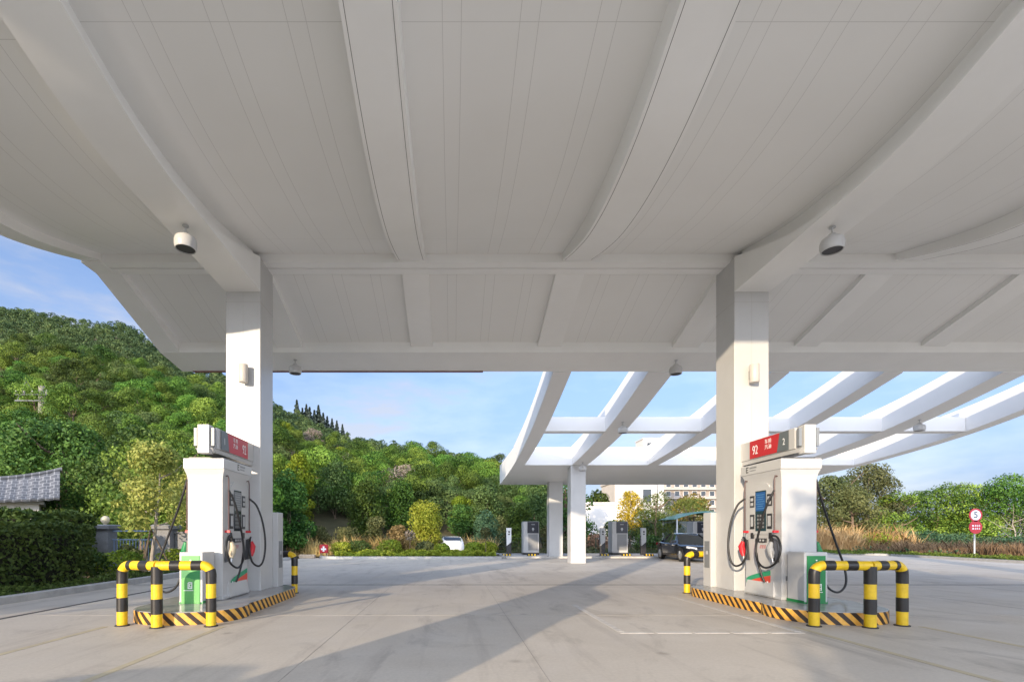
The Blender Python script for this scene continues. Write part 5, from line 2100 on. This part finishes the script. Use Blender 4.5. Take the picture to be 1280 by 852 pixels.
# utility pole
t = thing('utility_pole', 'concrete utility pole with a crossarm and insulators above the trees', 'pole', (-40.5, 49, .4))
PC = mat('pole_concrete', (0.27, 0.245, 0.215), .85, var=.12, vscale=3)
m = MB()
m.tube([(0, 0, -.2), (0, 0, 15.6)], [.34, .30], 14)
m.build('shaft', PC, t, smooth=True)
m = MB()
m.tube([(-2.4, -.3, 14.7), (.8, -.3, 14.7)], .07, 6)
m.tube([(-2.4, -.3, 14.1), (.5, -.3, 14.1)], .07, 6)
m.tube([(-2.2, -.3, 14.1), (-1.3, -.3, 16.0), (-.4, -.3, 14.7)], .04, 6)
m.build('crossarm', GREY, t)
for x in (-2.3, -1.5, -.7, .7):
    m = MB()
    m.lathe([(.05, 0), (.12, .05), (.07, .14), (.12, .2), (.06, .32), (.02, .4)], (x, -.3, 14.76), 10)
    m.build('insulator', mat('insulator_white', (0.55, 0.52, 0.5), .3), t, smooth=True)
m = MB()
m.tube([(.4, -.2, 13.6), (3.4, -2, 8.5), (4.6, -3, 6.5)], .025, 5)
m.build('guy_wire', mat('cable_grey', (0.45, 0.42, 0.35), .6), t)

# red fire point box
t = thing('fire_point_box', 'small red fire point box with a white cross mark on the rear bed', 'sign', (at(405, 29.2), 29.2, .1))
m = MB()
m.box(-.24, .24, -.1, .1, .18, .68)
m.build('box', mat('fire_red', (0.45, 0.02, 0.03), .45), t, bev=.01)
m = MB()
m.box(-.05, .05, -.106, -.101, .27, .58)
m.box(-.15, .15, -.1065, -.101, .36, .46)
m.build('white_mark', LETTER, t)
for x in (-.18, .18):
    m = MB()
    m.box(x - .02, x + .02, -.02, .02, -.1, .18)
    m.build('post', GREY, t)
# low kerb stones by the exit
t = thing('kerb_stone', 'loose pale kerb stone at the left end of the rear kerb', 'stone', (at(384, 28.6), 28.6, 0))
m = MB()
m.box(-.45, .45, -.16, .16, 0, .22)
m.build('stone', mat('tan_stone', (0.42, 0.33, 0.24), .85, var=.2, vscale=5), t, bev=.03)

# road signs
t = thing('road_sign', 'round speed limit 5 sign above a round red sign on a grey pole', 'sign', (at(1218, 29.0), 29.0, .08))
m = MB()
m.tube([(0, 0, -.1), (0, 0, 2.75)], .04, 10)
m.build('pole', LGREY, t, smooth=True)
def disc(name, r, y0, y1, z, mt, parent, x=0):
    m_ = MB()
    m_.lathe([(r, y0), (r, y1)], (x, 0, z), 36, 'y')
    return m_.build(name, mt, parent)
sg = disc('speed_sign', .385, -.075, -.05, 2.42, mat('sign_red', (0.55, 0.02, 0.035), .4), t)
disc('white_field', .295, -.079, -.0755, 2.42, LETTER, sg)
text_mesh('5', .52, 'lettering', LETTERB, sg, (0, -.081, 2.42), (R(90), 0, 0), .002)
sg2 = disc('warning_sign', .385, -.075, -.05, 1.72, mat('sign_red', (0.55, 0.02, 0.035), .4), t)
m = MB()
# two rows of white writing, each led by a small round mark
for r_, z in enumerate((1.80, 1.63)):
    m.lathe([(.055, -.079), (.055, -.0755)], (-.16, 0, z), 14, 'y')
    for i in range(3):
        x = -.06 + i * .115
        m.box(x, x + .085, -.079, -.0755, z - .045, z - .018)
        m.box(x, x + .085, -.0792, -.0755, z + .015, z + .04)
        m.box(x + .032, x + .054, -.0788, -.0755, z - .05, z + .05)
m.build('lettering', LETTER, sg2)

# wire fence behind the charging platform
t = thing('wire_fence', 'thin green wire fence behind the charging posts', 'fence', (10, 33.8, 0))
FM = mat('fence_green', (0.06, 0.10, 0.06), .6)
for i in range(8):
    m = MB()
    m.box(-9.4 + i * 2.3 - .025, -9.4 + i * 2.3 + .025, -.025, .025, -.1, 1.15)
    m.build('post', FM, t)
m = MB()
for z in (.25, .55, .85, 1.12):
    m.box(-9.4, 6.7, -.006, .006, z, z + .012)
for i in range(70):
    x = -9.3 + i * .23
    m.box(x, x + .006, -.009, .003, .2, 1.12)
m.build('mesh', FM, t)

# white walled yard building
def block(name, label, loc, w, d, h, wm, wins, cat='building', wmat=None, top=None):
    t_ = thing(name, label, cat, loc)
    m_ = MB()
    m_.box(-w / 2, w / 2, 0, d, -.3, h)
    m_.build('wall', wm, t_)
    m_ = MB()
    m_.box(-w / 2 - .15, w / 2 + .15, -.15, d + .15, h + .002, h + .25)
    m_.build('roof', top or wm, t_)
    for (x0, x1, z0, z1) in wins:
        m_ = MB()
        m_.box(x0 - .08, x1 + .08, -.06, -.004, z0 - .08, z1 + .08)
        f_ = m_.build('window', wmat or LETTER, t_)
        m_ = MB()
        m_.box(x0, x1, -.075, -.061, z0, z1)
        m_.build('pane', GLASS, f_)
    return t_


CRM = mat('cream_render', (0.62, 0.56, 0.50), .85, var=.08, vscale=1.2)
WRM = mat('white_render', (0.72, 0.69, 0.66), .85, var=.06, vscale=1.2)
block('yard_building', 'low white walled building behind the charging posts', (at(772, 52), 52, 0), 7.0, 4, 4.5, WRM, [(-.9, .2, .8, 1.9)])
block('cream_building', 'taller cream building behind the yellow blossoming tree', (at(795, 66), 66, 0), 5.6, 6, 8.3, CRM, [(.9, 2.0, 5.2, 7.4)])
tw = block('white_tower', 'tall white stair tower rising above the pergola', (at(817, 120), 120, 0), 5.0, 5, 24.5, WRM, [(-1.6, -.4, 21.2, 23.6), (.7, 1.7, 21.6, 23.4), (-1.3, 1.0, 9.5, 15.0)])
m = MB()
m.box(.15, .45, -.12, -.02, 2, 24)
m.build('drain_pipe', LGREY, tw)
BRW = mat('brown_render', (0.34, 0.29, 0.25), .85, var=.2, vscale=.5)
wins = []
for r_ in range(7):
    for c_ in range(11):
        x = -15.5 + c_ * 2.9
        wins.append((x, x + 1.5, 2.2 + r_ * 3.0, 3.8 + r_ * 3.0))
ap = block('apartment_block', 'brown apartment block with rows of balconies far behind the pergola', (at(880, 165), 165, 0), 34, 10, 23.0, BRW, wins)
for r_ in range(7):
    m = MB()
    m.box(-16.8, 16.8, -1.2, -.08, 1.2 + r_ * 3.0, 1.75 + r_ * 3.0)
    m.build('balcony', mat('pale_balcony', (0.45, 0.39, 0.34), .8), ap)

# glazed pavilion with a curved blue green roof
t = thing('glass_pavilion', 'small glass pavilion with a curved blue green roof behind the sedan', 'pavilion', (at(872, 41), 41, 0))
m = MB()
rings = []
for (y) in (-1.5, 1.5):
    rings.append([(-2.6 + 5.2 * i / 14, y, 2.62 + .62 * math.sin(math.pi * i / 14)) for i in range(15)] + [(2.6 - 5.2 * i / 14, y, 2.56 + .56 * math.sin(math.pi * (14 - i) / 14)) for i in range(15)])
m.loft(rings)
m.build('roof', mat('blue_green_roof', (0.07, 0.20, 0.19), .3), t, smooth=True)
for (x, y) in ((-2.3, -1.3), (2.3, -1.3), (-2.3, 1.3), (2.3, 1.3), (0, -1.3)):
    m = MB()
    m.box(x - .05, x + .05, y - .05, y + .05, -.1, 2.66)
    m.build('post', LGREY, t)
m = MB()
m.box(-2.2, 2.2, 1.28, 1.32, .1, 2.5)
m.build('glass_wall', mat('pavilion_glass', (0.12, 0.20, 0.19), .12), t)
m = MB()
m.box(.2, 1.9, .4, 1.2, .0, 1.9)
m.build('counter', mat('pavilion_inner', (0.35, 0.37, 0.37), .7), t)
